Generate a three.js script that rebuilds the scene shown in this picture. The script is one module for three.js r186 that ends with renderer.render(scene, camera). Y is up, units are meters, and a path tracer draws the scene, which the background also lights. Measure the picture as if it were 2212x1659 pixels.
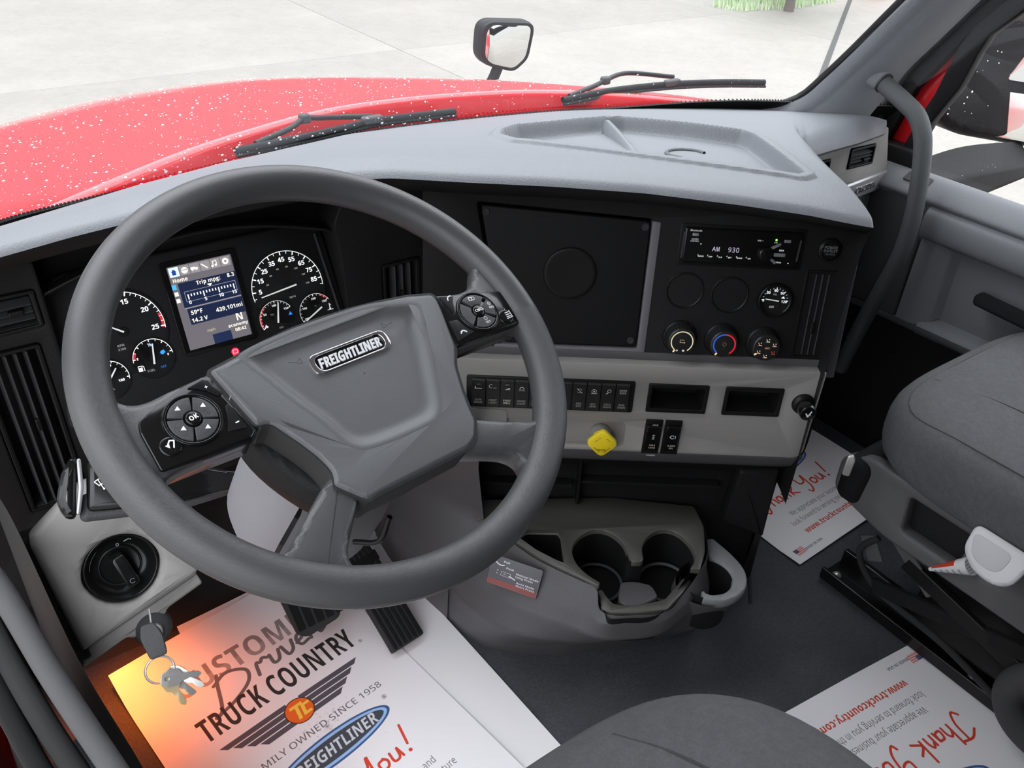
import * as THREE from 'three';
import { RoundedBoxGeometry } from 'three/addons/geometries/RoundedBoxGeometry.js';
import { mergeGeometries, mergeVertices, toCreasedNormals } from 'three/addons/utils/BufferGeometryUtils.js';
import { FontLoader } from 'three/addons/loaders/FontLoader.js';
import { TextGeometry } from 'three/addons/geometries/TextGeometry.js';
import { RectAreaLightUniformsLib } from 'three/addons/lights/RectAreaLightUniformsLib.js';

// ---------------------------------------------------------------- camera, sky, exposure
const scene = new THREE.Scene();
const camera = new THREE.PerspectiveCamera(49.48, 2212 / 1659, 0.02, 400);
{
  const R = Math.PI / 180, p = 34.2 * R, y = 36.2 * R, r = 2.7 * R;
  const fw = new THREE.Vector3(Math.sin(y) * Math.cos(p), -Math.sin(p), -Math.cos(y) * Math.cos(p));
  const rt0 = new THREE.Vector3(Math.cos(y), 0, Math.sin(y)), up0 = new THREE.Vector3().crossVectors(rt0, fw);
  const rt = rt0.clone().multiplyScalar(Math.cos(r)).addScaledVector(up0, Math.sin(r));
  const up = up0.clone().multiplyScalar(Math.cos(r)).addScaledVector(rt0, -Math.sin(r));
  camera.matrixAutoUpdate = true;
  camera.position.set(-0.79, 1.22, 0);
  camera.quaternion.setFromRotationMatrix(new THREE.Matrix4().makeBasis(rt, up, fw.negate()));
}
scene.add(camera);
const renderer = new THREE.WebGLRenderer({ antialias: true });
renderer.toneMapping = THREE.LinearToneMapping;
renderer.toneMappingExposure = 2.5;
renderer.shadowMap.enabled = true;
RectAreaLightUniformsLib.init();

let seed = 7;
const rnd = () => { seed = (seed * 1664525 + 1013904223) >>> 0; return seed / 4294967296; };
const mix = (a, b, t) => a + (b - a) * t, clamp = (x, a = 0, b = 1) => Math.min(b, Math.max(a, x));
const sstep = (a, b, x) => { const t = clamp((x - a) / (b - a)); return t * t * (3 - 2 * t); };

// an even overcast sky: brighter overhead than at the horizon, soft cloud bellies everywhere
function overcast() {
  const W = 256, H = 128, d = new Float32Array(W * H * 4);
  for (let j = 0; j < H; j++) for (let i = 0; i < W; i++) {
    const e = ((j + 0.5) / H - 0.5) * Math.PI, a = (i / W) * Math.PI * 2, s = Math.max(0, Math.sin(e));
    const cl = 1 + 0.07 * Math.sin(3 * a + 4 * e) * Math.cos(5 * e - 2 * a) + 0.05 * Math.sin(7 * a + 9 * e);
    const L = e > 0 ? SKY * (1 + 2 * s) / 3 * cl : SKY * 0.2;
    d.set([L * 0.96, L * 0.99, L * 1.05, 1], (j * W + i) * 4);
  }
  const t = new THREE.DataTexture(d, W, H, THREE.RGBAFormat, THREE.FloatType);
  t.mapping = THREE.EquirectangularReflectionMapping; t.magFilter = THREE.LinearFilter; t.needsUpdate = true;
  return t;
}
const SKY = 2.4;
scene.background = overcast();
scene.environment = scene.background;

// ---------------------------------------------------------------- helpers
const V = (x, y, z) => new THREE.Vector3(x, y, z);
const taken = new Map();
const numbered = (n) => { const k = taken.get(n) ?? 0; taken.set(n, k + 1); return k ? n + '_' + String(k).padStart(3, '0') : n; };
function shadow(o) { o.traverse((m) => { if (m.isMesh) { m.castShadow = true; m.receiveShadow = true; } }); return o; }
function part(name, geo, mat, parent, label) {
  const m = new THREE.Mesh(geo, mat); m.name = parent ? name : numbered(name); m.castShadow = m.receiveShadow = true;
  if (label) m.userData.label = label;
  (parent ?? scene).add(m);
  return m;
}
function frameOf(o, n, u = V(1, 0, 0)) {
  const N = n.clone().normalize(), U = u.clone().addScaledVector(N, -u.dot(N)).normalize(), W = V(0, 0, 0).crossVectors(N, U);
  return new THREE.Matrix4().makeBasis(U, W, N).setPosition(o);
}
const setFrame = (g, m) => { m.decompose(g.position, g.quaternion, g.scale); return g; };
function thing(name, label, category, at, group) {   // at: a Matrix4 frame or a Vector3
  const g = new THREE.Group(); g.name = numbered(name); g.userData = { label, category };
  if (group) g.userData.group = group;
  if (at?.isMatrix4) setFrame(g, at); else if (at) g.position.copy(at);
  scene.add(g); return g;
}
function tag(o, label, category, group) { o.userData.label = label; o.userData.category = category; if (group) o.userData.group = group; return o; }
function struct(name, geo, mat, parent) { const m = part(name, geo, mat, parent); if (!parent) m.userData.kind = 'structure'; return m; }
function structGroup(name) { const g = new THREE.Group(); g.name = numbered(name); g.userData.kind = 'structure'; scene.add(g); return g; }
function copyThing(t, label, at) {
  const c = t.clone(); c.name = numbered(t.name.replace(/_\d{3}$/, '')); c.userData = { ...t.userData, label };
  if (at?.isMatrix4) setFrame(c, at); else if (at) c.position.copy(at);
  scene.add(c); return c;
}
// 2D outlines
const v2 = (p) => p.map(([x, y]) => new THREE.Vector2(x, y));
function rpoly(pts, r = 0.003) {                      // polygon with rounded corners
  const P = v2(pts), n = P.length, s = new THREE.Shape();
  for (let i = 0; i < n; i++) {
    const a = P[(i + n - 1) % n], b = P[i], c = P[(i + 1) % n], rr = Array.isArray(r) ? r[i] : r;
    const k1 = Math.min(rr, a.distanceTo(b) * 0.49), k2 = Math.min(rr, c.distanceTo(b) * 0.49);
    const p = b.clone().lerp(a, k1 / a.distanceTo(b)), q = b.clone().lerp(c, k2 / c.distanceTo(b));
    if (i) s.lineTo(p.x, p.y); else s.moveTo(p.x, p.y);
    if (rr > 1e-5) s.quadraticCurveTo(b.x, b.y, q.x, q.y);
  }
  s.closePath(); return s;
}
const rrect = (w, h, r = 0.002, x = 0, y = 0) => rpoly([[x - w / 2, y - h / 2], [x + w / 2, y - h / 2], [x + w / 2, y + h / 2], [x - w / 2, y + h / 2]], r);
function smooth(pts, n = 60) { const c = new THREE.CatmullRomCurve3(pts.map(([x, y]) => V(x, y, 0)), true, 'catmullrom', 0.5); return new THREE.Shape(c.getPoints(n).slice(0, -1).map((p) => new THREE.Vector2(p.x, p.y))); }
function circle(r, x = 0, y = 0) { const s = new THREE.Shape(); s.absarc(x, y, r, 0, Math.PI * 2); return s; }
function slab(shape, z0, z1, bevel = 0.001, seg = 3, curve = 6) {
  const g = new THREE.ExtrudeGeometry(shape, { depth: Math.max(1e-5, z1 - z0 - 2 * bevel), bevelEnabled: bevel > 0, bevelThickness: bevel, bevelSize: bevel, bevelOffset: -bevel, bevelSegments: seg, curveSegments: curve });
  g.translate(0, 0, z0 + bevel);
  return toCreasedNormals(g, 0.65);
}
const rbox = (w, h, d, r = 0.003, x = 0, y = 0, z = 0) => new RoundedBoxGeometry(w, h, d, 3, Math.min(r, w * 0.49, h * 0.49, d * 0.49)).translate(x, y, z);
const lathe = (prof, seg = 40) => new THREE.LatheGeometry(v2(prof), seg);
const latheZ = (prof, seg = 40) => lathe(prof, seg).rotateX(Math.PI / 2);   // axis along +z, profile [radius, z]
function tube(pts, r, seg = 60, rad = 14, closed = false) {
  return new THREE.TubeGeometry(new THREE.CatmullRomCurve3(pts.map((p) => (p.isVector3 ? p : V(...p))), closed, 'centripetal'), seg, r, rad, closed);
}
function rod(a, b, r, seg = 12) { const A = V(...a), B = V(...b), d = B.clone().sub(A); const g = new THREE.CylinderGeometry(r, r, d.length(), seg); g.applyQuaternion(new THREE.Quaternion().setFromUnitVectors(V(0, 1, 0), d.clone().normalize())); const c = A.add(B).multiplyScalar(0.5); return g.translate(c.x, c.y, c.z); }
function bar(a, b, w, h, r = 0.002, up = V(0, 0, 1)) { // box from a to b
  const A = V(...a), B = V(...b), d = B.clone().sub(A), L = d.length(), X = d.normalize(), Y = V(0, 0, 0).crossVectors(up, X).normalize(), Z = V(0, 0, 0).crossVectors(X, Y);
  const g = rbox(L, w, h, r); const c = A.add(B).multiplyScalar(0.5);
  return g.applyMatrix4(new THREE.Matrix4().makeBasis(X, Y, Z).setPosition(c));
}
function merge(list) {
  const gs = list.map((g) => { const q = g.index ? g.toNonIndexed() : g; for (const k of Object.keys(q.attributes)) if (!['position', 'normal', 'uv'].includes(k)) q.deleteAttribute(k); return q; });
  return mergeGeometries(gs);
}
// a grid of points rows[i][j] as a smooth surface; uv in metres along both ways
function grid(rows, { closeU = false, flip = false, uv } = {}) {
  const n = rows.length, m = rows[0].length, pos = [], tex = [], idx = [];
  for (let i = 0; i < n; i++) {
    let s = 0;
    for (let j = 0; j < m; j++) {
      const p = rows[i][j]; pos.push(p.x, p.y, p.z);
      if (j) s += p.distanceTo(rows[i][j - 1]);
      const t = i ? tex[((i - 1) * m + j) * 2 + 1] + p.distanceTo(rows[i - 1][j]) : 0;
      if (uv) tex.push(...uv(p)); else tex.push(s, t);
    }
  }
  for (let i = 0; i < n - 1; i++) for (let j = 0; j < m - 1 + (closeU ? 1 : 0); j++) {
    const a = i * m + j, b = i * m + (j + 1) % m, c = a + m, d = b + m;
    if (flip) idx.push(a, c, b, b, c, d); else idx.push(a, b, c, b, d, c);
  }
  const g = new THREE.BufferGeometry();
  g.setAttribute('position', new THREE.Float32BufferAttribute(pos, 3)); g.setAttribute('uv', new THREE.Float32BufferAttribute(tex, 2)); g.setIndex(idx); g.computeVertexNormals();
  return g;
}
// polyline resampled through a centripetal spline
const spl = (pts, n) => new THREE.CatmullRomCurve3(pts.map((p) => (p.isVector3 ? p : V(...p))), false, 'centripetal').getPoints(n);
// loft between polylines that run the same way
function loft(lines, n = 60, sub = 1, opt = {}) {
  const R = lines.map((l) => spl(l, n)), rows = [];
  for (let i = 0; i < R.length - 1; i++) for (let k = 0; k < sub; k++) rows.push(R[i].map((p, j) => p.clone().lerp(R[i + 1][j], k / sub)));
  rows.push(R[R.length - 1]);
  return grid(rows, opt);
}
// thicken an open sheet: a second skin set back along -normal and closed borders
function thick(rows, t, opt = {}) {
  const g0 = grid(rows, opt), nr = g0.attributes.normal, m = rows[0].length;
  const back = rows.map((r, i) => r.map((p, j) => p.clone().addScaledVector(V(nr.getX(i * m + j), nr.getY(i * m + j), nr.getZ(i * m + j)), -t)));
  const n = rows.length, flip = !!opt.flip, ring = [[], []];
  for (let j = 0; j < m; j++) { ring[0].push(rows[0][j]); ring[1].push(back[0][j]); }
  for (let i = 1; i < n; i++) { ring[0].push(rows[i][m - 1]); ring[1].push(back[i][m - 1]); }
  for (let j = m - 2; j >= 0; j--) { ring[0].push(rows[n - 1][j]); ring[1].push(back[n - 1][j]); }
  for (let i = n - 2; i >= 0; i--) { ring[0].push(rows[i][0]); ring[1].push(back[i][0]); }
  return merge([g0, grid(back, { ...opt, flip: !flip }), grid(ring, { flip: !flip, uv: opt.uv })]);
}
// ---------------------------------------------------------------- textures and materials
function noiseTex(size, draw, srgb = false) {
  const d = new Uint8Array(size * size * 4);
  for (let j = 0; j < size; j++) for (let i = 0; i < size; i++) { const c = draw(i, j); d.set(Array.isArray(c) ? [...c, 255] : [c, c, c, 255], (j * size + i) * 4); }
  const t = new THREE.DataTexture(d, size, size); t.wrapS = t.wrapT = THREE.RepeatWrapping; t.magFilter = THREE.LinearFilter; t.minFilter = THREE.LinearMipmapLinearFilter; t.generateMipmaps = true;
  if (srgb) t.colorSpace = THREE.SRGBColorSpace; t.needsUpdate = true; return t;
}
function lattice(size, cell, s0) { // tiling value noise
  const n = size / cell, g = new Float32Array(n * n); let s = s0;
  for (let i = 0; i < n * n; i++) { s = (s * 1664525 + 1013904223) >>> 0; g[i] = s / 4294967296; }
  return (x, y) => { const fx = x / cell, fy = y / cell, i = Math.floor(fx), j = Math.floor(fy), u = fx - i, v = fy - j, a = u * u * (3 - 2 * u), b = v * v * (3 - 2 * v), q = (p, r) => g[((r + n) % n) * n + ((p + n) % n)]; return mix(mix(q(i, j), q(i + 1, j), a), mix(q(i, j + 1), q(i + 1, j + 1), a), b); };
}
const rep = (t, m) => { const c = t.clone(); c.repeat.set(1 / m, 1 / m); c.needsUpdate = true; return c; };
const l2 = lattice(256, 2, 11), l4 = lattice(256, 4, 12), l8 = lattice(256, 8, 13), l32 = lattice(256, 32, 14), l64 = lattice(256, 64, 15), l16 = lattice(256, 16, 16);
const grainTex = noiseTex(256, (x, y) => 255 * (0.5 * l4(x, y) + 0.3 * l8(x, y) + 0.2 * l2(x, y)));
const weaveTex = noiseTex(256, (x, y) => 255 * clamp(0.5 + 0.32 * Math.sin((x + y) * Math.PI / 4) * Math.sin((x - y) * Math.PI / 8) + 0.3 * (l2(x, y) - 0.5)));
const tone = (base, amp, f) => noiseTex(256, (x, y) => { const k = 1 + amp * (f(x, y) - 0.5); return base.map((c) => clamp(c * k, 0, 255)); }, true);
const grain = rep(grainTex, 0.05), grainFine = rep(grainTex, 0.03), weave = rep(weaveTex, 0.03);
const std = (color, roughness, extra = {}) => new THREE.MeshStandardMaterial({ color, roughness, ...extra });
const phy = (color, roughness, extra = {}) => new THREE.MeshPhysicalMaterial({ color, roughness, ...extra });
const lin = (r, g = r, b = g) => new THREE.Color().setRGB(r, g, b);
const M = {
  pad: std(lin(0.15, 0.158, 0.17), 0.5, { bumpMap: grain, bumpScale: 0.0004 }),
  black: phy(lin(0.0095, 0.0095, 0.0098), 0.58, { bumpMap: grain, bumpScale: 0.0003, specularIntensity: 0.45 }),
  blackSmooth: phy(lin(0.008), 0.38, { specularIntensity: 0.5 }),
  gloss: phy(lin(0.006), 0.2, { clearcoat: 0.25, clearcoatRoughness: 0.08, specularIntensity: 0.5 }),
  charcoal: std(lin(0.045, 0.045, 0.047), 0.6, { bumpMap: grain, bumpScale: 0.0003 }),
  panel: std(lin(0.27, 0.258, 0.243), 0.6, { bumpMap: grainFine, bumpScale: 0.0002 }),
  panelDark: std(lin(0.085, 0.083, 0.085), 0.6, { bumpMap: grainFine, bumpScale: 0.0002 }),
  greyTrim: std(lin(0.16, 0.168, 0.178), 0.65, { bumpMap: grain, bumpScale: 0.0003 }),
  rim: std(lin(0.055, 0.055, 0.057), 0.4, { bumpMap: grainFine, bumpScale: 0.00015 }),
  hub: std(lin(0.095, 0.098, 0.102), 0.5, { bumpMap: grainFine, bumpScale: 0.00015 }),
  chrome: std(lin(0.75, 0.75, 0.77), 0.16, { metalness: 1 }),
  steel: std(lin(0.62, 0.6, 0.57), 0.34, { metalness: 0.75 }),
  brass: std(lin(0.66, 0.52, 0.3), 0.38, { metalness: 0.6 }),
  silver: std(lin(0.42, 0.42, 0.43), 0.35, { metalness: 0.6 }),
  rubber: std(lin(0.02), 0.75, { bumpMap: grainFine, bumpScale: 0.0003 }),
  red: phy(lin(0.6, 0.012, 0.018), 0.3, { clearcoat: 0.9, clearcoatRoughness: 0.04, specularIntensity: 0.3 }),
  glass: phy(lin(0.97, 0.98, 0.98), 0.0, { transmission: 1, thickness: 0, ior: 1.5 }),
  lens: phy(lin(1), 0.0, { transmission: 1, thickness: 0, ior: 1.45, specularIntensity: 0.6 }),
  yellow: std(lin(0.85, 0.66, 0.015), 0.42),
  white: std(lin(0.75), 0.5),
  mirror: std(lin(0.82, 0.83, 0.8), 0.02, { metalness: 1 }),
};
function canvas(w, h, draw) { const c = document.createElement('canvas'); c.width = w; c.height = h; const x = c.getContext('2d'); draw(x, w, h); return c; }
function canvasTex(w, h, draw) { const t = new THREE.CanvasTexture(canvas(w, h, draw)); t.colorSpace = THREE.SRGBColorSpace; t.anisotropy = 8; return t; }
// flat print: a thin see-through film that carries lettering (drawn in units of k pixels per metre, y up from the centre)
function print(w, h, k, draw, { rough = 0.5, glow = 0 } = {}) {
  const W = Math.min(2048, Math.round(w * k)), H = Math.min(2048, Math.round(h * k));
  const t = canvasTex(W, H, (x) => { x.translate(W / 2, H / 2); x.scale(W / w, H / h); x.lineCap = 'round'; x.lineJoin = 'round'; x.textAlign = 'center'; x.textBaseline = 'middle'; draw(x); });
  const mat = std(lin(1), rough, { map: t, transparent: true });
  if (glow) { mat.emissive = lin(1); mat.emissiveMap = t; mat.emissiveIntensity = glow; }
  return { geo: new THREE.PlaneGeometry(w, h), mat };
}
const text = (x, s, px, py, size, color = '#fff', font = 'sans-serif', weight = 'bold', rot = 0) => { x.save(); x.translate(px, -py); x.rotate(-rot); x.scale(size / 100, size / 100); x.fillStyle = color; x.font = `${weight} 100px ${font}`; x.fillText(s, 0, 0); x.restore(); };
const line = (x, pts, w, color = '#fff', close = false) => { x.strokeStyle = color; x.lineWidth = w; x.beginPath(); pts.forEach(([a, b], i) => (i ? x.lineTo(a, -b) : x.moveTo(a, -b))); if (close) x.closePath(); x.stroke(); };
const fillp = (x, pts, color = '#fff') => { x.fillStyle = color; x.beginPath(); pts.forEach(([a, b], i) => (i ? x.lineTo(a, -b) : x.moveTo(a, -b))); x.closePath(); x.fill(); };
const arc = (x, cx, cy, r, a0, a1, w, color = '#fff') => { x.strokeStyle = color; x.lineWidth = w; x.beginPath(); x.arc(cx, -cy, r, -a0, -a1, a1 > a0); x.stroke(); };
const disc = (x, cx, cy, r, color = '#fff') => { x.fillStyle = color; x.beginPath(); x.arc(cx, -cy, r, 0, 7); x.fill(); };
const fontBold = await new FontLoader().loadAsync('fonts/droid/droid_sans_bold.typeface.json');
// ================================================================ the setting: lot, cab shell, windscreen, passenger door
const concreteTex = tone([127, 124, 119], 0.16, (x, y) => 0.35 * l64(x, y) + 0.25 * l16(x, y) + 0.25 * l4(x, y) + 0.15 * l2(x, y));
{
  const ground = structGroup('ground');
  const mats = [0, 1, 2].map((k) => std(new THREE.Color(k === 1 ? 0xf6f4f0 : k === 2 ? 0xfffdf9 : 0xfbf9f5), 0.7, { map: rep(concreteTex, 2.3 + k * 0.4), bumpMap: rep(grainTex, 0.4), bumpScale: 0.002 }));
  const S = 6, g = rbox(S - 0.008, 0.2, S - 0.008, 0.004);
  const uv = g.attributes.uv, p = g.attributes.position; for (let i = 0; i < uv.count; i++) uv.setXY(i, p.getX(i), p.getZ(i));
  for (let i = -3; i <= 4; i++) for (let j = -6; j <= 1; j++) {
    const m = part('paving_slab', g, mats[Math.floor(rnd() * 3)], ground); m.position.set(i * S + 1.5, -1.4, j * S - 1); m.rotation.y = 0;
  }
  const bed = part('joint_bed', new THREE.BoxGeometry(160, 0.1, 160), std(lin(0.2, 0.19, 0.18), 0.9), ground); bed.position.y = -1.39 - 0.05;
}
// cab shell
const wallM = std(lin(0.3, 0.3, 0.31), 0.8), fabricWall = std(lin(0.22), 0.9, { bumpMap: weave, bumpScale: 0.0004 });
const floorTex = tone([74, 75, 78], 0.55, (x, y) => 0.45 * l2(x, y) + 0.3 * l4(x, y) + 0.25 * l64(x, y));
M.floor = std(lin(0.85, 0.86, 0.9), 0.62, { map: rep(floorTex, 0.16), bumpMap: rep(grainTex, 0.04), bumpScale: 0.0012 });
{
  const f = rbox(1.86, 0.12, 3.5, 0.01, 0, -0.06, 0.3), uv = f.attributes.uv, p = f.attributes.position;
  for (let i = 0; i < uv.count; i++) uv.setXY(i, p.getX(i), p.getZ(i));
  const floor = struct('floor', f, M.floor);
  // two shallow moulded channels run across the passenger's floor
  for (const [a, b] of [[[0.27, 0.001, -0.64], [0.46, 0.001, -0.82]], [[0.27, 0.001, -0.72], [0.37, 0.001, -0.85]], [[0.235, 0.001, -0.6], [0.3, 0.001, -0.66]]]) part('floor_rib', bar(a, b, 0.006, 0.006, 0.002, V(0, 1, 0)), M.floor, floor);
}
const footPts = [[-0.9, -1.06], [-0.82, -1.17], [-0.75, -1.222], [-0.659, -1.256], [-0.557, -1.292], [-0.427, -1.338], [-0.312, -1.366], [-0.173, -1.391], [-0.037, -1.385], [0.12, -1.362], [0.251, -1.334], [0.343, -1.302], [0.479, -1.243], [0.61, -1.173], [0.7, -1.118], [0.79, -1.06], [0.87, -0.99]];
struct('wall_front', merge([rbox(1.7, 0.62, 0.05, 0.01, 0, 0.19, -1.43), loft([footPts.map(([x, z]) => [x, 0.712, z + 0.004]), footPts.map(([x, z]) => [x * 0.98, 0.45, z - 0.01])], 40, 3), bar([-0.93, 0.0, -1.14], [0.93, 0.0, -1.14], 0.02, 0.02), loft([[[-0.9, 0, -1.12], [0.86, 0, -1.12]], [[-0.9, 0.12, -1.2], [0.86, 0.12, -1.2]], [[-0.9, 0.5, -1.38], [0.86, 0.5, -1.38]]], 8, 4)]), M.rubber);
struct('ceiling', merge([rbox(1.9, 0.05, 3.0, 0.02, 0, 1.64, 0.67), rbox(1.9, 0.16, 0.06, 0.02, 0, 1.56, -0.8)]), wallM);
struct('wall_back', rbox(1.9, 1.95, 0.06, 0.02, 0, 0.85, 2.08), fabricWall);
struct('wall_left', merge([rbox(0.06, 1.9, 1.84, 0.02, -0.93, 0.69, 1.22), rbox(0.06, 0.2, 1.2, 0.02, -0.93, 1.56, -0.25)]), fabricWall);
struct('wall_right', merge([rbox(0.05, 1.9, 1.72, 0.02, 0.93, 0.86, 1.22), rbox(0.05, 0.82, 0.36, 0.01, 0.92, 0.27, -1.1)]), fabricWall);
struct('wall_left_front', rbox(0.05, 0.86, 0.42, 0.01, -0.935, 0.32, -1.24), M.black);

// windscreen: its foot follows the far edge of the dash, it rakes back towards the roof
const foot = spl(footPts.map(([x, z]) => V(x, 0.722, z)), 70);
const glassAt = (p, s) => V(p.x * (1 - 0.1 * s / 1.05), p.y + s, p.z + s * 0.84 - 0.06 * s * s);
{
  const rows = []; for (let k = 0; k <= 14; k++) rows.push(foot.map((p) => glassAt(p, (k / 14) * 1.05)));
  const w = struct('window_1', grid(rows), M.glass);
  const off = (p) => p.clone().add(V(0, 0, 0.004));
  const bandAt = (p) => mix(0.045, 0.018, sstep(-0.8, -0.4, p.x)) + 0.02 * sstep(0.3, 0.62, p.x);
  const frit = (s0, i0, i1) => { const r = []; for (let k = 0; k <= 3; k++) r.push(foot.slice(i0, i1).map((p) => off(glassAt(p, mix(s0, bandAt(p), k / 3))))); return r; };
  part('black_border', thick(frit(-0.01, 0, 71), 0.003), M.blackSmooth, w);
  const dots = []; const up = [];
  for (let i = 0; i < 70; i++) for (let k = 0; k < 4; k++) { const p = foot[i].clone().lerp(foot[i + 1], k / 4), q = off(glassAt(p, bandAt(p) + 0.0035)); const d = new THREE.CircleGeometry(0.0028, 6); d.rotateX(-0.7); d.translate(q.x, q.y, q.z); dots.push(d); }
  const dm = part('border_dots', merge(dots), M.blackSmooth, w); dm.userData.kind = 'stuff';
}
// right windscreen pillar, a rounded trim between windscreen and door opening
{
  const inner = [[0.585, 0.725, -1.175], [0.64, 0.731, -1.15], [0.682, 0.744, -1.118], [0.7, 0.772, -1.075], [0.703, 0.819, -1.035], [0.7, 0.88, -0.985], [0.7, 0.95, -0.933], [0.7, 1.05, -0.858], [0.7, 1.3, -0.67], [0.7, 1.75, -0.36]];
  const rear = [[0.66, 0.70, -1.06], [0.72, 0.71, -1.03], [0.78, 0.722, -1.0], [0.8, 0.775, -0.978], [0.802, 0.82, -0.957], [0.8, 0.86, -0.935], [0.8, 0.92, -0.893], [0.8, 1.02, -0.825], [0.8, 1.3, -0.635], [0.8, 1.75, -0.33]];
  const A = spl(inner, 40), B = spl(rear, 40), rows = [];
  for (let k = 0; k <= 12; k++) { const t = k / 12; rows.push(A.map((p, i) => { const q = p.clone().lerp(B[i], t), bulge = 0.02 * Math.sin(Math.PI * t) + (t < 0.16 ? 0.006 * Math.sin(Math.PI * t / 0.16) : 0); return q.add(V(-0.5, -0.5, 0.68).multiplyScalar(bulge)); })); }
  M.pillar = std(lin(0.25, 0.262, 0.278), 0.65, { bumpMap: grain, bumpScale: 0.0003 });
  const t1 = struct('trim_1', thick(rows, 0.012), M.pillar);
  part('windscreen_seal', tube(inner.map(([x, y, z]) => V(x - 0.002, y, z - 0.006)), 0.009, 60, 8), M.blackSmooth, t1);
}
struct('trim_2', loft([[[-0.9, 0.71, -1.1], [-0.9, 1.3, -0.62], [-0.88, 1.75, -0.3]], [[-0.95, 0.72, -0.9], [-0.95, 1.3, -0.55], [-0.93, 1.75, -0.25]]], 20, 4), M.greyTrim);

// passenger door, closed
const doorF = frameOf(V(0.86, 0, 0), V(-1, 0, 0), V(0, 0, 1));
{
  const d = structGroup('door_1'); setFrame(d, doorF);
  const seal = [[-0.55, 1.38], [-0.8251, 0.9917], [-0.8806, 0.9752], [-0.9825, 0.8226], [-1.0053, 0.774], [-1.04, 0.7], [-0.972, 0.7], [-0.9447, 0.7988], [-0.8644, 0.9295], [-0.5, 1.36]];
  part('door_opening', slab(rpoly([[-0.36, 1.65], [-0.8706, 0.988], [-0.9825, 0.8226], [-1.0053, 0.774], [-1.04, 0.69], [-0.968, 0.69], [-0.94, 0.7988], [-0.8604, 0.9295], [-0.31, 1.65]], 0.004), -0.03, -0.004, 0.003), M.black, d);
  part('door_seal', tube([[-0.36, 1.65, 0.004], [-0.882, 0.955, 0.002], [-0.978, 0.8, 0.002], [-1.0, 0.71, 0.004]], 0.009, 60, 10), M.rubber, d);
  part('door_seal', tube([[-0.35, 1.66, 0.0], [-0.885, 0.968, 0.0], [-0.99, 0.81, 0.0], [-1.025, 0.72, 0.0]], 0.006, 60, 10), M.rubber, d);
  part('painted_edge', slab(rpoly([[-0.3, 1.66], [-0.8644, 0.9295], [-0.945, 0.7987], [-0.99, 0.70], [-0.985, 0.68], [-0.9278, 0.68], [-0.905, 0.7475], [-0.89, 0.8003], [-0.868, 0.89], [-0.76, 1.04], [-0.3, 1.61]], 0.004), -0.05, -0.025, 0.002), M.red, d);
  const fr = [[-0.27, 1.6], [-0.7, 1.06], [-0.7883, 0.966], [-0.8282, 0.9238], [-0.8392, 0.8863], [-0.8515, 0.8237], [-0.8846, 0.7483], [-0.9, 0.68], [-0.9, 0.65], [-0.985, 0.65], [-0.985, 0.69], [-0.9281, 0.6887], [-0.9153, 0.7475], [-0.8971, 0.8004], [-0.8807, 0.8903], [-0.8644, 0.9295], [-0.3, 1.65]];
  part('window_frame', slab(rpoly(fr, 0.006), -0.03, -0.002, 0.004), M.black, d);
  part('hinge_cover', slab(rpoly([[-0.985, 0.56], [-0.87, 0.56], [-0.872, 0.655], [-0.895, 0.69], [-0.985, 0.69]], 0.01), -0.02, 0.012, 0.006), M.black, d);
  // belt rail under the glass, bolster, recessed panel with armrest bar, dark foot
  const zz = (a, b) => [a, b];
  const prof = (pts, z0, z1) => loft([0, 1].map(() => null).map((_, k) => pts.map(([n, y]) => V(k ? z1 : z0, y, n))), pts.length * 6, 8, {});
  part('belt_rail', prof([[-0.02, 0.648], [0.0, 0.656], [0.02, 0.654], [0.05, 0.634], [0.058, 0.622], [0.05, 0.61]], -0.985, 0.4), M.greyTrim, d);
  part('vent_flap', slab(rrect(0.055, 0.022, 0.003), 0, 0.003, 0.001), M.charcoal, d).applyMatrix4(frameOf(V(-0.855, 0.647, 0.033), V(0, 0.83, 0.55)));
  part('bolster', prof([[0.05, 0.615], [0.066, 0.606], [0.072, 0.58], [0.066, 0.556], [0.05, 0.545], [0.03, 0.54]], -0.80, 0.4), M.greyTrim, d);
  part('door_panel_front', slab(rpoly([[-1.0, 0.36], [-0.805, 0.36], [-0.805, 0.605], [-0.85, 0.618], [-1.0, 0.61]], 0.006), 0.0, 0.05, 0.004), M.charcoal, d);
  part('door_panel', slab(rpoly([[-0.8, 0.36], [0.4, 0.40], [0.4, 0.57], [-0.8, 0.57]], 0.004), -0.01, 0.018, 0.004), M.greyTrim, d);
  part('panel_shoulder', loft([[[-0.80, 0.36, 0.05], [-0.80, 0.55, 0.05]], [[-0.765, 0.36, 0.05], [-0.765, 0.55, 0.05]], [[-0.735, 0.375, 0.036], [-0.738, 0.55, 0.036]], [[-0.72, 0.39, 0.016], [-0.725, 0.55, 0.016]]], 12, 5, { flip: true }), M.greyTrim, d);
  part('panel_ledge', prof([[0.015, 0.405], [0.04, 0.396], [0.05, 0.385], [0.05, 0.372], [0.03, 0.362]], -0.74, 0.4), M.greyTrim, d).rotation.z = 0.03;
  const arm = part('pull_handle', bar([-0.655, 0.478, 0.055], [-0.2, 0.46, 0.055], 0.026, 0.03, 0.01), M.black, d);
  part('handle_foot', rbox(0.09, 0.05, 0.05, 0.012, -0.5, 0.455, 0.035), M.black, arm);
  part('door_foot', slab(rpoly([[-1.1, -0.02], [0.4, -0.02], [0.4, 0.4], [-0.8, 0.358], [-1.1, 0.35]], 0.006), -0.02, 0.02, 0.004), M.black, d);
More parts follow.
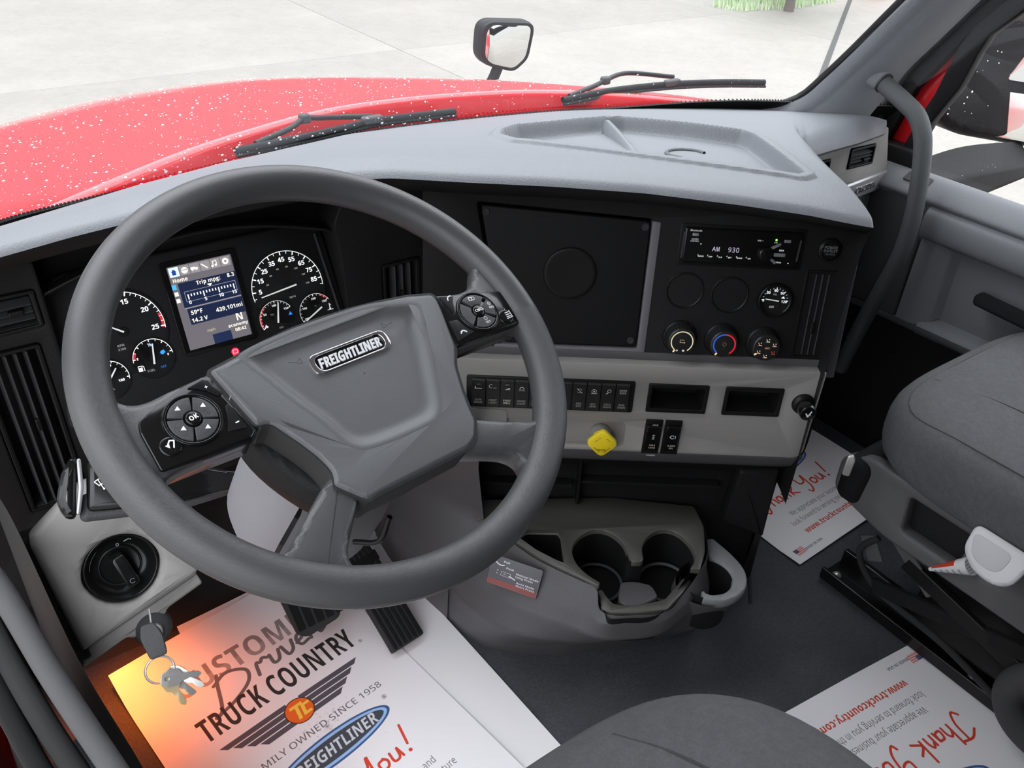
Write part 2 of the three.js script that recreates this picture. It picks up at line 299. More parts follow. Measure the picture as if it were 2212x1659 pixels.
  part('foot_ledge', bar([-0.98, 0.35, 0.03], [0.4, 0.392, 0.03], 0.014, 0.05, 0.006), M.charcoal, d);
}
struct('window_2', new THREE.ShapeGeometry(rpoly([[-0.9, 0.64], [0.42, 0.64], [0.42, 1.7], [-0.28, 1.65], [-0.7, 1.06], [-0.8282, 0.93], [-0.85, 0.82]], 0.01)).applyMatrix4(doorF.clone()).translate(0.012, 0, 0), M.glass);
// ================================================================ dashboard shell
const stF = frameOf(V(0.1428, 0.7118, -0.7172), V(-0.5719, 0.1736, 0.8017), V(0.8141, 0, 0.5807));   // upper centre face
const grF = frameOf(V(0.007, 0.5338, -0.7506), V(-0.5799, 0.0523, 0.813), V(0.8141, 0, 0.5807));    // pale lower centre face
const faF = frameOf(V(-0.55, 0.65, -1.0), V(0, 0, 1));                                               // driver's face
const clF = frameOf(V(-0.5463, 0.6651, -1.03), V(0, 0.3746, 0.9272));                                // instruments
const knF = frameOf(V(-0.7513, 0.4581, -0.8284), V(0, 0.4226, 0.9063));                              // knee panel
const at = (m, x, y, z = 0) => V(x, y, z).applyMatrix4(m);
const offs = (m, x, y, z = 0, rot = 0) => m.clone().multiply(new THREE.Matrix4().makeTranslation(x, y, z)).multiply(new THREE.Matrix4().makeRotationZ(rot));
const inF = (geo, m) => geo.applyMatrix4(m);

const nearPts = [[-0.93, 0.838, -0.90], [-0.789, 0.84, -0.922], [-0.694, 0.84, -0.944], [-0.615, 0.84, -0.956], [-0.48, 0.84, -0.962], [-0.358, 0.84, -0.955], [-0.309, 0.838, -0.939], [-0.226, 0.83, -0.901], [-0.112, 0.82, -0.85], [0.002, 0.81, -0.788], [0.095, 0.805, -0.703], [0.162, 0.80, -0.638], [0.2, 0.795, -0.598], [0.229, 0.79, -0.577], [0.258, 0.787, -0.615], [0.335, 0.775, -0.725], [0.396, 0.765, -0.82], [0.425, 0.76, -0.858], [0.465, 0.755, -0.877], [0.561, 0.75, -0.892], [0.664, 0.745, -0.904], [0.781, 0.74, -0.926]];
const farPts = [[-0.9, 0.74, -1.1], [-0.75, 0.738, -1.196], [-0.659, 0.739, -1.234], [-0.557, 0.74, -1.279], [-0.427, 0.74, -1.325], [-0.312, 0.74, -1.352], [-0.173, 0.74, -1.377], [-0.037, 0.74, -1.367], [0.12, 0.74, -1.345], [0.251, 0.74, -1.319], [0.343, 0.74, -1.286], [0.44, 0.74, -1.245], [0.51, 0.74, -1.21], [0.56, 0.74, -1.185], [0.6, 0.74, -1.16], [0.64, 0.74, -1.135], [0.67, 0.74, -1.115], [0.69, 0.74, -1.1], [0.71, 0.74, -1.085], [0.74, 0.74, -1.06], [0.765, 0.74, -1.03], [0.8, 0.74, -0.95]];
const trayIn = [[-0.018, -1.105], [0.03, -1.137], [0.2468, -1.156], [0.2700, -1.1401], [0.3294, -1.0515], [0.3832, -0.9569], [0.3771, -0.9306], [0.2595, -0.7319], [0.2402, -0.7280], [0.1399, -0.8339], [0.0439, -0.9355], [-0.05, -1.0285], [-0.05, -1.065]];
function polySd(P, x, z) { // signed distance, negative inside
  let d = 1e9, s = 1;
  for (let i = 0, j = P.length - 1; i < P.length; j = i++) {
    const [ax, az] = P[i], [bx, bz] = P[j], ex = bx - ax, ez = bz - az, wx = x - ax, wz = z - az, t = clamp((wx * ex + wz * ez) / (ex * ex + ez * ez));
    d = Math.min(d, (wx - ex * t) ** 2 + (wz - ez * t) ** 2);
    const c1 = z >= az, c2 = z < bz, c3 = ex * wz > ez * wx; if ((c1 && c2 && c3) || (!c1 && !c2 && !c3)) s = -s;
  }
  return s * Math.sqrt(d);
}
const dash = thing('dashboard', 'wraparound truck dashboard with a grey top pad, black face and pale lower panel', 'dashboard');
{ // top pad as one height field; the moulded tray is cut out of the same skin as a part of its own
  const reN = [], reF = [];
  for (let i = 0; i < nearPts.length - 1; i++) for (let k = 0; k < 26; k++) { const c = (p) => V(...p[i]).lerp(V(...p[i + 1]), k / 26); reN.push(c(nearPts)); reF.push(c(farPts)); }
  reN.push(V(...nearPts.at(-1))); reF.push(V(...farPts.at(-1)));
  const soft = (a) => { let r = a; for (let q = 0; q < 9; q++) r = r.map((p, i) => (i && i < r.length - 1 ? p.clone().multiplyScalar(2).add(r[i - 1]).add(r[i + 1]).multiplyScalar(0.25) : p)); return r; };
  const N = soft(reN), F = soft(reF), T = 190, m = N.length, pos = [], uv = [], sd = [];
  for (let k = 0; k <= T; k++) for (let i = 0; i < m; i++) {
    const t = (k / T) ** 1.15, p = N[i].clone().lerp(F[i], t), L = N[i].distanceTo(F[i]), d = t * L;
    p.y += 0.008 * (1 - t) + 0.014 * Math.sin(Math.PI * t) - 0.014 * Math.max(0, 1 - d / 0.075) ** 2 - 0.006 * Math.max(0, 1 - d / 0.014) ** 2;
    const s = polySd(trayIn, p.x, p.z);
    p.y += 0.005 * sstep(0.022, 0.018, s) * sstep(0.0, 0.004, s) - 0.023 * sstep(0.004, -0.007, s);
    pos.push(p.x, p.y, p.z); uv.push(p.x, p.z); sd.push(s);
  }
  const all = [], a1 = [], a2 = [];
  for (let k = 0; k < T; k++) for (let i = 0; i < m - 1; i++) {
    const a = k * m + i, b = a + 1, c = a + m, d = c + 1; all.push(a, b, c, b, d, c);
    const dst = Math.max(sd[a], sd[b], sd[c], sd[d]) < 0.022 ? a2 : a1; dst.push(a, b, c, b, d, c);
  }
  const g = new THREE.BufferGeometry(); g.setAttribute('position', new THREE.Float32BufferAttribute(pos, 3)); g.setAttribute('uv', new THREE.Float32BufferAttribute(uv, 2)); g.setIndex(all); g.computeVertexNormals();
  const g1 = g.clone(), g2 = g.clone(); g1.setIndex(a1); g2.setIndex(a2);
  part('top_pad', g1, M.pad, dash);
  const tray = part('storage_tray', g2, M.pad, dash, 'shallow tray moulded into the grey top pad');
  const surf = (x, z) => { let b = 1e9, y = 0; for (let i = 0; i < pos.length; i += 3) { const d = (pos[i] - x) ** 2 + (pos[i + 2] - z) ** 2; if (d < b) { b = d; y = pos[i + 1]; } } return y; };
  const wedge = [];
  for (let k = 0; k <= 10; k++) { const t = k / 10, c = V(mix(0.227, 0.148, t), 0, mix(-1.137, -0.972, t)), w = 0.0065, base = surf(mix(0.222, 0.148, t), mix(-1.127, -0.972, t)) + 0.001, h = base + mix(0.021, 0.002, t); wedge.push([V(c.x - w * 1.3, base - 0.008, c.z - w * 0.6), V(c.x - w * 0.6, h, c.z - w * 0.3), V(c.x + w * 0.6, h, c.z + w * 0.3), V(c.x + w * 1.3, base - 0.008, c.z + w * 0.6)]); }
  part('tray_divider', grid(wedge, { flip: true }), M.pad, tray);
  const ring = []; for (let k = 0; k <= 40; k++) { const a = mix(2.5, 6.5, k / 40); ring.push([0.229 + 0.036 * Math.cos(a), surf(0.229 + 0.036 * Math.cos(a), -0.936 + 0.03 * Math.sin(a)) + 0.001, -0.936 + 0.030 * Math.sin(a)]); }
  part('cup_ring', tube(ring, 0.0032, 90, 8), M.pad, tray);
  // front lip of the pad, rolled under
  const lip = [], under = [], low = [];
  for (let i = 0; i < m; i++) { const p = N[i].clone(); p.y -= 0.012; lip.push(p); }
  // visor: black band that falls back from the lip to the instrument faces
  const dFace = (x) => V(x, 0.772, -1.06);
  const visorTop = lip.slice(0, 13 * 26 + 1), vis = [[], [], [], [], []];
  visorTop.forEach((p, i) => {
    const k = i / 26; let b; // face line: driver part, then centre part
    const uS = clamp((p.x - 0.1428 + 0.0) / 0.8141 + 0.04, -0.46, 0.165);
    const c = at(stF, uS, 0.062, 0.002), d = V(p.x, 0.785, -1.02);
    b = d.lerp(c, sstep(5.2, 7.4, k));
    vis[0].push(p); vis[1].push(p.clone().add(V(0, -0.006, 0)).lerp(b, 0.03)); vis[2].push(p.clone().add(V(0, -0.016, 0)).lerp(b, 0.18)); vis[3].push(p.clone().add(V(0, -0.012, 0)).lerp(b, 0.55)); vis[4].push(b);
  });
  part('visor', grid(vis, { flip: true }), M.black, dash);
  const sideTop = lip.slice(13 * 26, 17 * 26 + 12), side = [0, 0.03, 0.2, 0.5].map((dy, q) => sideTop.map((p, i) => p.clone().add(V(q ? -0.012 : 0, -dy, q ? 0.0 : 0))));
  part('side_panel', grid(side, { flip: true }), M.black, dash);
  const passTop = lip.slice(17 * 26 + 12), pass = [[0, 0], [0.006, -0.004], [0.012, -0.016], [0.012, -0.03]].map(([dy, dz]) => passTop.map((p) => p.clone().add(V(0, -dy, dz))));
  part('passenger_lip', grid(pass, { flip: true }), M.pad, dash);
}
// black centre face with a recess for the blank display cover
const recess = [[-0.392, 0.052], [-0.136, 0.037], [-0.136, -0.172], [-0.350, -0.172]];
{
  const s = rpoly([[-0.47, -0.195], [0.166, -0.195], [0.165, 0.065], [-0.47, 0.08]], 0.004); s.holes.push(rpoly(recess, 0.006));
  part('centre_face', inF(slab(s, -0.03, 0, 0.0015), stF), M.black, dash);
  const cover = part('display_cover', inF(slab(rpoly([[-0.386, 0.046], [-0.139, 0.032], [-0.141, -0.163], [-0.346, -0.164]], 0.006), -0.02, -0.004, 0.002), stF), M.black, dash);
  part('round_blank', inF(latheZ([[0, 0.003], [0.034, 0.003], [0.0375, 0.0035], [0.0395, 0.002], [0.0405, -0.001], [0.041, -0.01]]).translate(-0.2507, -0.05, -0.004), stF), M.blackSmooth, cover);
  for (const [x, y] of [[-0.378, 0.037], [-0.146, 0.024], [-0.150, -0.153], [-0.338, -0.154]]) part('cover_screw', inF(latheZ([[0, -0.0005], [0.002, 0.0005], [0.0045, 0.001], [0.0055, 0], [0.0058, -0.003]], 16).translate(x, y, -0.003), stF), M.charcoal, cover);
  part('edge_strip', inF(slab(rpoly([[-0.1365, 0.034], [-0.1245, 0.033], [-0.1275, -0.172], [-0.36, -0.172], [-0.36, -0.1655], [-0.139, -0.1655]], [0.002, 0.002, 0.006, 0.002, 0.002, 0.004]), -0.02, 0.0012, 0.001), stF), M.edging ??= std(lin(0.15, 0.143, 0.152), 0.5), dash, 'satin grey edging round the blank cover');
  // round caps in two unused gauge ports
  for (const [x, y] of [[-0.0775, -0.068], [-0.0095, -0.072]]) part('gauge_blank', inF(latheZ([[0, -0.004], [0.022, -0.004], [0.0235, -0.0035], [0.026, 0.0005], [0.0275, 0.001], [0.0285, 0], [0.029, -0.004]]).translate(x, y, 0.0005), stF), M.blackSmooth, dash);
}
// driver's face: a dark back wall, right cheek and left cheek around the instruments
part('driver_face', inF(slab(rpoly([[-0.4, -0.30], [0.34, -0.30], [0.34, 0.115], [-0.4, 0.115]], 0.004), -0.11, -0.075, 0.002), faF), M.black, dash);
{
  const s = rpoly([[0.20, -0.30], [0.345, -0.30], [0.345, 0.136], [0.195, 0.136], [0.178, 0.10], [0.185, 0.06]], 0.008); s.holes.push(rrect(0.064, 0.096, 0.006, 0.279, -0.024));
  part('right_cheek', inF(slab(s, -0.06, 0, 0.002), faF), M.black, dash);
  const q = rpoly([[-0.38, -0.36], [-0.185, -0.36], [-0.185, 0.136], [-0.38, 0.136]], 0.008); q.holes.push(rrect(0.07, 0.24, 0.006, -0.238, -0.085)); q.holes.push(rrect(0.066, 0.05, 0.006, -0.225, 0.078));
  part('left_cheek', inF(slab(q, -0.06, 0, 0.002), faF), M.black, dash);
  const arch = []; for (let k = 0; k <= 20; k++) { const t = k / 20; arch.push([mix(-0.19, 0.19, t), 0.085 + 0.04 * Math.sin(Math.PI * t), -0.012]); }
  part('instrument_hood', inF(loft([arch, arch.map(([x, y]) => [x * 0.99, y + 0.0, -0.03]), arch.map(([x, y]) => [x * 0.96, y - 0.022, -0.068])], 40, 4), faF), M.black, dash);
  part('hood_edge', inF(tube(arch, 0.0022, 50, 8), faF), M.blackSmooth, dash);
}
// pale lower centre panel, with a shallow recess round the parking brake and a capped cut-out at its left
{
  const s = rpoly([[-0.34, -0.163], [0.279, -0.163], [0.283, 0.0], [-0.34, 0.0]], [0.004, 0.02, 0.004, 0.004]);
  const rec = rrect(0.20, 0.046, 0.008, -0.115, -0.130); s.holes.push(rec);
  for (const [x0, x1] of [[0.0125, 0.107], [0.1325, 0.2235]]) s.holes.push(rrect(x1 - x0 - 0.008, 0.042, 0.002, (x0 + x1) / 2, -0.0565));
  const p = part('switch_panel', inF(slab(s, -0.03, 0, 0.003, 4), grF), M.panel, dash);
  part('panel_recess', inF(slab(rrect(0.206, 0.054, 0.006, -0.115, -0.130), -0.028, -0.010, 0.002), grF), M.panel, p);
  part('access_cap', inF(slab(rrect(0.075, 0.05, 0.008, -0.243, -0.115), -0.003, 0.0012, 0.0008), grF), M.panel, p);
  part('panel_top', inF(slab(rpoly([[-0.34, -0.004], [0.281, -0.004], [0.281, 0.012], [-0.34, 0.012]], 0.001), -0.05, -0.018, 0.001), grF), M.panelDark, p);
  const cubby = (x0, x1, lab) => {
    const fr = rrect(x1 - x0, 0.052, 0.003, 0, 0); fr.holes.push(rrect(x1 - x0 - 0.012, 0.037, 0.002, 0, 0));
    const m = offs(grF, (x0 + x1) / 2, -0.0565), w = x1 - x0 - 0.01, h = 0.041;
    const b = part('cubby', inF(merge([rbox(w, 0.002, 0.05, 0.0005, 0, h / 2, -0.028), rbox(w, 0.002, 0.05, 0.0005, 0, -h / 2, -0.028), rbox(0.002, h, 0.05, 0.0005, w / 2, 0, -0.028), rbox(0.002, h, 0.05, 0.0005, -w / 2, 0, -0.028), rbox(w, h, 0.002, 0.0005, 0, 0, -0.052)]), m), M.black, dash);
    part('cubby_frame', inF(slab(fr, -0.004, 0.0025, 0.001), m), M.blackSmooth, b);
  };
  cubby(0.0125, 0.107); cubby(0.1325, 0.2235);
  const L = [[-0.34, 0.284], [-0.34, 0.284]];
  const row = (v, h, r = 0.284) => [[-0.36, v, h], [0.1, v, h], [r, v, h]].map((q) => at(grF, ...q));
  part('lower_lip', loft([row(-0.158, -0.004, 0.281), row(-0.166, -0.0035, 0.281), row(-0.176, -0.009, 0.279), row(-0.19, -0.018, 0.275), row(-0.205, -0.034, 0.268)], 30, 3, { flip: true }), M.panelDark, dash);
  part('lower_face', loft([row(-0.205, -0.034, 0.268), row(-0.24, -0.062, 0.262), row(-0.31, -0.066, 0.26), row(-0.52, -0.066, 0.25)], 30, 4, { flip: true }), M.black, dash);
  part('end_cap', loft([[[0.282, -0.002, -0.004], [0.28, -0.16, -0.004], [0.268, -0.205, -0.034], [0.25, -0.52, -0.066]], [[0.286, 0.0, -0.05], [0.285, -0.16, -0.06], [0.285, -0.22, -0.08], [0.285, -0.52, -0.1]], [[0.32, 0.0, -0.4], [0.32, -0.16, -0.4], [0.32, -0.22, -0.4], [0.32, -0.52, -0.4]]].map((l) => l.map((q) => at(grF, ...q))), 20, 6), M.black, dash);
  part('face_edge', inF(slab(rpoly([[0.158, -0.20], [0.172, -0.2], [0.171, 0.06], [0.158, 0.06]], 0.003), -0.03, 0.0015, 0.001), stF), M.charcoal, dash);
  // open stowage between the lower lip and the cup holder
  part('stowage_divider', inF(rbox(0.006, 0.1, 0.03, 0.002, -0.075, -0.26, -0.055), grF), M.blackSmooth, dash);
  part('stowage_shelf', inF(merge([rbox(0.24, 0.006, 0.02, 0.002, 0.05, -0.262, -0.052), rbox(0.16, 0.006, 0.02, 0.002, -0.165, -0.272, -0.052)]), grF), M.black, dash);
  part('stowage_block', inF(slab(rpoly([[0.185, -0.33], [0.262, -0.36], [0.262, -0.21], [0.195, -0.215]], 0.006), -0.07, -0.03, 0.006), grF), M.black, dash);
}
// passenger side: pale vent panel with a silver strip, dark lower part
const paF = frameOf(V(0.7, 0.66, -0.935), V(-0.05, 0.05, 1), V(1, 0, 0.03));
{
  const s = rpoly([[-0.24, -0.04], [0.13, -0.018], [0.1, 0.075], [-0.24, 0.075]], 0.004);
  s.holes.push(rrect(0.076, 0.042, 0.003, 0.033, 0.026)); s.holes.push(rrect(0.076, 0.042, 0.003, -0.098, 0.014));
  part('vent_panel', inF(slab(s, -0.04, 0, 0.002), paF), M.panel, dash);
  part('silver_strip', inF(slab(rpoly([[-0.2, -0.085], [0.136, -0.052], [0.128, -0.014], [-0.2, -0.047]], 0.004), -0.03, 0.006, 0.005), paF), M.silver, dash, 'satin silver strip with raised letters');
  part('passenger_face', inF(slab(rpoly([[-0.3, -0.36], [0.13, -0.3], [0.138, -0.06], [-0.3, -0.1]], 0.006), -0.06, -0.012, 0.01), paF), M.greyTrim, dash);
  const L = new TextGeometry('CASCADIA', { font: fontBold, size: 0.0135, depth: 0.0018, bevelEnabled: false, curveSegments: 4 }); L.computeBoundingBox(); L.scale(0.62, 0.85, 1); L.translate(-0.032, 0, 0);
  part('letters', inF(L, offs(paF, 0.064, -0.046, 0.006, 0.1)), M.chrome, dash, 'raised chrome letters');
  part('passenger_lower', loft([[[0.33, 0.56, -0.88], [0.5, 0.57, -0.97], [0.86, 0.57, -0.97]], [[0.33, 0.3, -0.86], [0.5, 0.32, -1.0], [0.86, 0.32, -1.0]], [[0.33, 0.09, -0.9], [0.5, 0.09, -1.08], [0.86, 0.09, -1.08]]], 24, 6, { flip: true }), M.black, dash);
}
// air vents: a dark frame with a duct and slats, each a thing of its own
function vent(label, m, w, h, n, upright, knob) {
  const t = thing('air_vent', label, 'air vent', m);
  const f = rrect(w, h, 0.004); f.holes.push(rrect(w - 0.008, h - 0.008, 0.003));
  part('frame', slab(f, -0.012, 0.0022, 0.001), M.blackSmooth, t);
  part('duct', merge([rbox(w - 0.006, h - 0.006, 0.002, 0.0005, 0, 0, -0.045), rbox(0.002, h - 0.006, 0.045, 0.0005, w / 2 - 0.004, 0, -0.024), rbox(0.002, h - 0.006, 0.045, 0.0005, -w / 2 + 0.004, 0, -0.024), rbox(w - 0.006, 0.002, 0.045, 0.0005, 0, h / 2 - 0.004, -0.024), rbox(w - 0.006, 0.002, 0.045, 0.0005, 0, -h / 2 + 0.004, -0.024)]), M.rubber, t);
  const span = (upright ? w : h) - 0.012, sg = upright ? rbox(0.0016, h - 0.012, 0.014, 0.0007) : rbox(w - 0.012, 0.0016, 0.014, 0.0007);
  for (let i = 0; i < n; i++) { const o = span * ((i + 1) / (n + 1) - 0.5), s = part('slat', sg, M.charcoal, t); s.position.set(upright ? o : 0, upright ? 0 : o, -0.006); s.rotation.set(upright ? 0 : 0.35, upright ? 0.25 : 0, 0); }
  part('slider', upright ? rbox(0.006, 0.018, 0.008, 0.002, knob[0], knob[1], 0.0) : rbox(0.016, 0.007, 0.008, 0.002, knob[0], knob[1], 0.0), M.blackSmooth, t);
  return t;
}
vent('tall black vent with upright slats between the instruments and the display cover', offs(faF, 0.279, -0.024), 0.062, 0.094, 3, true, [0, -0.01]);
vent('tall black vent with upright slats at the far left behind the steering wheel', offs(faF, -0.238, -0.085), 0.068, 0.236, 4, true, [0.006, 0.01]);
vent('small black vent high on the left, above the tall left vent', offs(faF, -0.225, 0.078), 0.064, 0.048, 3, false, [0.008, 0]);
vent('tall black vent with upright slats right of the dial knobs and small gauge', offs(stF, 0.1225, -0.0985, 0.001), 0.050, 0.14, 3, true, [0, -0.02]);
vent('square black vent at the right end of the pale passenger panel', offs(paF, 0.033, 0.026, 0.001, 0.02), 0.074, 0.04, 3, false, [0.012, -0.008]);
vent('square black vent half hidden behind the dash edge in the pale passenger panel', offs(paF, -0.098, 0.014, 0.001, 0.02), 0.074, 0.04, 3, false, [0.01, -0.008]);
// ================================================================ instruments and controls
function needle(a0, len, tail, w) { const g = slab(rpoly([[-tail, -w / 2], [len, -w * 0.32], [len, w * 0.32], [-tail, w / 2]], 0.0003), 0, 0.0008, 0.0002); return g.rotateZ(a0); }
const dialM = M.black, needleM = std(lin(0.8), 0.4, { emissive: lin(0.75, 0.75, 0.7), emissiveIntensity: 0.16 });
{
  const c = thing('instrument_cluster', 'black instrument cluster with lit colour display and white-marked gauges behind the wheel', 'instrument cluster', clF);
  part('bezel', slab(rpoly([[-0.205, -0.115], [0.19, -0.115], [0.178, 0.06], [0.165, 0.078], [-0.17, 0.078], [-0.19, 0.06]], 0.012), -0.03, -0.001, 0.003), M.black, c);
  for (const [x, l] of [[0.172, 0.12], [-0.19, 0.12]]) part('edge_ridge', bar([x - 0.006, 0.06, 0], [x + 0.007, -0.09, 0], 0.003, 0.004, 0.001), M.charcoal, c);
  function gauge(x, y, R, parts2, nd) {
    const g = part('gauge', latheZ([[0, 0.0006], [R * 0.98, 0.0006], [R * 1.03, 0.0012], [R * 1.08, 0.001], [R * 1.1, -0.002]], 56), dialM, c); g.position.set(x, y, -0.0012);
    const p = print(R * 2.2, R * 2.2, 7000, parts2, { glow: 0.42 }); const m = part('dial_print', p.geo, p.mat, g); m.position.z = 0.0012;
    const hub = part('needle_hub', latheZ([[0, 0.0028], [0.004, 0.0026], [0.0062, 0.002], [0.0066, 0]], 24), dialM, g);
    const n = part('needle', needle(nd[0], nd[1], nd[2], 0.0024), needleM, g); n.position.z = 0.0036;
    hub.scale.setScalar(R / 0.05 * 0.7 + 0.3);
    return g;
  }
  const D = Math.PI / 180;
  gauge(0.1105, -0.005, 0.0515, (x) => {
    arc(x, 0, 0, 0.0508, -8 * D, 190 * D, 0.0008);
    for (let v = 0; v <= 90; v += 5) { const a = (187 - 194 * v / 90) * D, big = v % 10 === 5, r = big ? 0.0462 : 0.0472; line(x, [[r * Math.cos(a), r * Math.sin(a)], [0.0505 * Math.cos(a), 0.0505 * Math.sin(a)]], big ? 0.0014 : 0.0007); if (big) text(x, String(v), 0.0395 * Math.cos(a), 0.0395 * Math.sin(a), 0.0086); }
    for (let v = 20; v <= 140; v += 20) { const a = (187 - 194 * v / 145) * D; text(x, String(v), 0.029 * Math.cos(a), 0.029 * Math.sin(a), 0.0034, '#8a8578'); }
    text(x, 'MPH', 0.003, -0.0145, 0.0042, '#777');
  }, [187 * D, 0.041, 0.012]);
  gauge(-0.1115, -0.0095, 0.0515, (x) => {
    arc(x, 0, 0, 0.0508, -8 * D, 190 * D, 0.0008); arc(x, 0, 0, 0.0485, -6 * D, 14 * D, 0.003, '#b8202c');
    for (let v = 0; v <= 25; v += 1) { const a = (190 - 7.8 * v) * D, big = v % 5 === 0, r = big ? 0.0462 : 0.0475; line(x, [[r * Math.cos(a), r * Math.sin(a)], [0.0505 * Math.cos(a), 0.0505 * Math.sin(a)]], big ? 0.0015 : 0.0007); if (big) text(x, String(v), 0.0385 * Math.cos(a), 0.0385 * Math.sin(a), 0.0088); }
    text(x, 'RPM', -0.008, -0.016, 0.0042, '#777'); text(x, 'X100', -0.008, -0.021, 0.0042, '#777');
  }, [143 * D, 0.019, 0.0]);
  gauge(0.085, -0.0435, 0.0255, (x) => { // air
    arc(x, 0, 0, 0.0248, 30 * D, 205 * D, 0.0006); arc(x, 0, 0, 0.0235, 130 * D, 200 * D, 0.0022, '#b8202c');
    for (let v = 0; v <= 15; v++) { const a = (205 - 175 * v / 15) * D; line(x, [[0.0222 * Math.cos(a), 0.0222 * Math.sin(a)], [0.0247 * Math.cos(a), 0.0247 * Math.sin(a)]], v % 5 ? 0.0005 : 0.0011); }
    [[0, 205], [50, 150], [100, 92], [150, 36]].forEach(([v, a]) => text(x, String(v), 0.0185 * Math.cos(a * D), 0.0185 * Math.sin(a * D), 0.0042));
    text(x, 'PSI', -0.006, 0.007, 0.0036, '#777'); text(x, 'AIR', 0.002, -0.0135, 0.0036, '#777');
    fillp(x, [[0.0165, 0.0005], [0.0225, 0.0005], [0.0195, 0.0055]], '#2f8dff'); fillp(x, [[-0.021, -0.009], [-0.0155, -0.009], [-0.0182, -0.0042]], '#ddd');
  }, [76 * D, 0.0225, 0.006]);
  gauge(0.1427, -0.0475, 0.0255, (x) => { // water
    arc(x, 0, 0, 0.0248, 30 * D, 205 * D, 0.0006); arc(x, 0, 0, 0.0235, 40 * D, 62 * D, 0.0022, '#b8202c');
    for (let v = 0; v <= 12; v++) { const a = (205 - 170 * v / 12) * D; line(x, [[0.0222 * Math.cos(a), 0.0222 * Math.sin(a)], [0.0247 * Math.cos(a), 0.0247 * Math.sin(a)]], v % 4 ? 0.0005 : 0.0011); }
    [[100, 205], [150, 155], [200, 92], [250, 38]].forEach(([v, a]) => text(x, String(v), 0.0183 * Math.cos(a * D), 0.0183 * Math.sin(a * D), 0.0042));
    text(x, '°F', 0, 0.007, 0.0036, '#777'); text(x, 'WATER', 0.001, -0.0135, 0.0036, '#777');
    line(x, [[0.0205, 0.006], [0.0205, -0.001]], 0.0012); disc(x, 0.0205, -0.0015, 0.0014); line(x, [[0.0165, -0.003], [0.0245, -0.003]], 0.0008); line(x, [[0.0205, 0.004], [0.0228, 0.004]], 0.0007);
  }, [207 * D, 0.0215, 0.009]);
  gauge(-0.0865, -0.0515, 0.0255, (x) => { // fuel
    arc(x, 0, 0, 0.0248, 2 * D, 180 * D, 0.0007); arc(x, 0, 0, 0.023, 152 * D, 172 * D, 0.0028, '#b8202c');
    for (let v = 0; v <= 8; v++) { const a = (172 - 164 * v / 8) * D; line(x, [[0.0222 * Math.cos(a), 0.0222 * Math.sin(a)], [0.0247 * Math.cos(a), 0.0247 * Math.sin(a)]], v % 2 ? 0.0005 : 0.0011); }
    text(x, '½', 0.0, 0.0178, 0.0058, '#bcd4ff'); text(x, 'F', 0.0188, -0.0005, 0.0042); text(x, 'E', -0.019, 0.0035, 0.0042);
    fillp(x, [[-0.0215, -0.0135], [-0.0165, -0.0135], [-0.0165, -0.006], [-0.0215, -0.006]]); line(x, [[-0.0155, -0.0065], [-0.0145, -0.0085], [-0.0145, -0.0135]], 0.0007); fillp(x, [[-0.0208, -0.0085], [-0.0172, -0.0085], [-0.0172, -0.0068], [-0.0208, -0.0068]], '#111');
    disc(x, 0.0125, 0.004, 0.0026, '#2f8dff'); fillp(x, [[0.009, 0.0035], [0.0165, 0.003], [0.0145, 0.0075], [0.0125, 0.0055]], '#2f8dff');
    text(x, 'FUEL', -0.007, -0.0155, 0.0042, '#777'); text(x, 'DEF', 0.009, -0.0145, 0.0042, '#21568f');
  }, [80 * D, 0.019, 0.008]);
  gauge(-0.1445, -0.064, 0.0245, (x) => { // oil
    arc(x, 0, 0, 0.0238, -12 * D, 180 * D, 0.0007);
    for (let v = 0; v <= 10; v++) { const a = (180 - 185 * v / 10) * D; line(x, [[0.0213 * Math.cos(a), 0.0213 * Math.sin(a)], [0.0237 * Math.cos(a), 0.0237 * Math.sin(a)]], v % 5 ? 0.0005 : 0.0011); }
    text(x, '50', 0.0045, 0.0176, 0.0046); text(x, '100', 0.0135, -0.0045, 0.0046); text(x, '0', -0.018, 0, 0.0046); text(x, 'OIL', 0, -0.013, 0.0036, '#777');
  }, [49 * D, 0.017, 0.002]);
  // colour display
  const fr = rrect(0.1, 0.128, 0.006); fr.holes.push(rrect(0.084, 0.112, 0.001));
  const f = part('display_frame', slab(fr, -0.004, 0.002, 0.0012), M.gloss, c); f.position.set(0.0022, 0.001, 0);
  const sw = 0.084, sh = 0.112, st = canvasTex(756, 1008, (x) => {
    x.fillStyle = '#69656c'; x.fillRect(0, 0, 756, 1008);
    const icons = ['⌂', '◯', '▰', '╲', '♪', '◉'];
    for (let i = 0; i < 6; i++) { x.fillStyle = i ? '#8f8a8c' : '#d9ecff'; x.fillRect(14 + i * 122, 12, 112, 112); x.fillStyle = i ? '#f2efe6' : '#1d5ea8'; }
    x.fillStyle = '#1d3f9a'; x.fillRect(46, 62, 44, 40); x.beginPath(); x.moveTo(36, 66); x.lineTo(68, 34); x.lineTo(100, 66); x.fill();
    x.fillStyle = '#f6f3ea'; x.beginPath(); x.arc(192, 70, 38, 0, 7); x.fill(); x.fillStyle = '#8f8a8c'; x.fillRect(160, 60, 64, 9);
    x.fillStyle = '#f6f3ea'; x.fillRect(264, 54, 54, 32); x.fillRect(318, 64, 30, 22); x.beginPath(); x.arc(282, 90, 9, 0, 7); x.arc(330, 90, 9, 0, 7); x.fill();
    x.strokeStyle = '#f6f3ea'; x.lineWidth = 15; x.beginPath(); x.moveTo(394, 40); x.lineTo(458, 100); x.stroke();
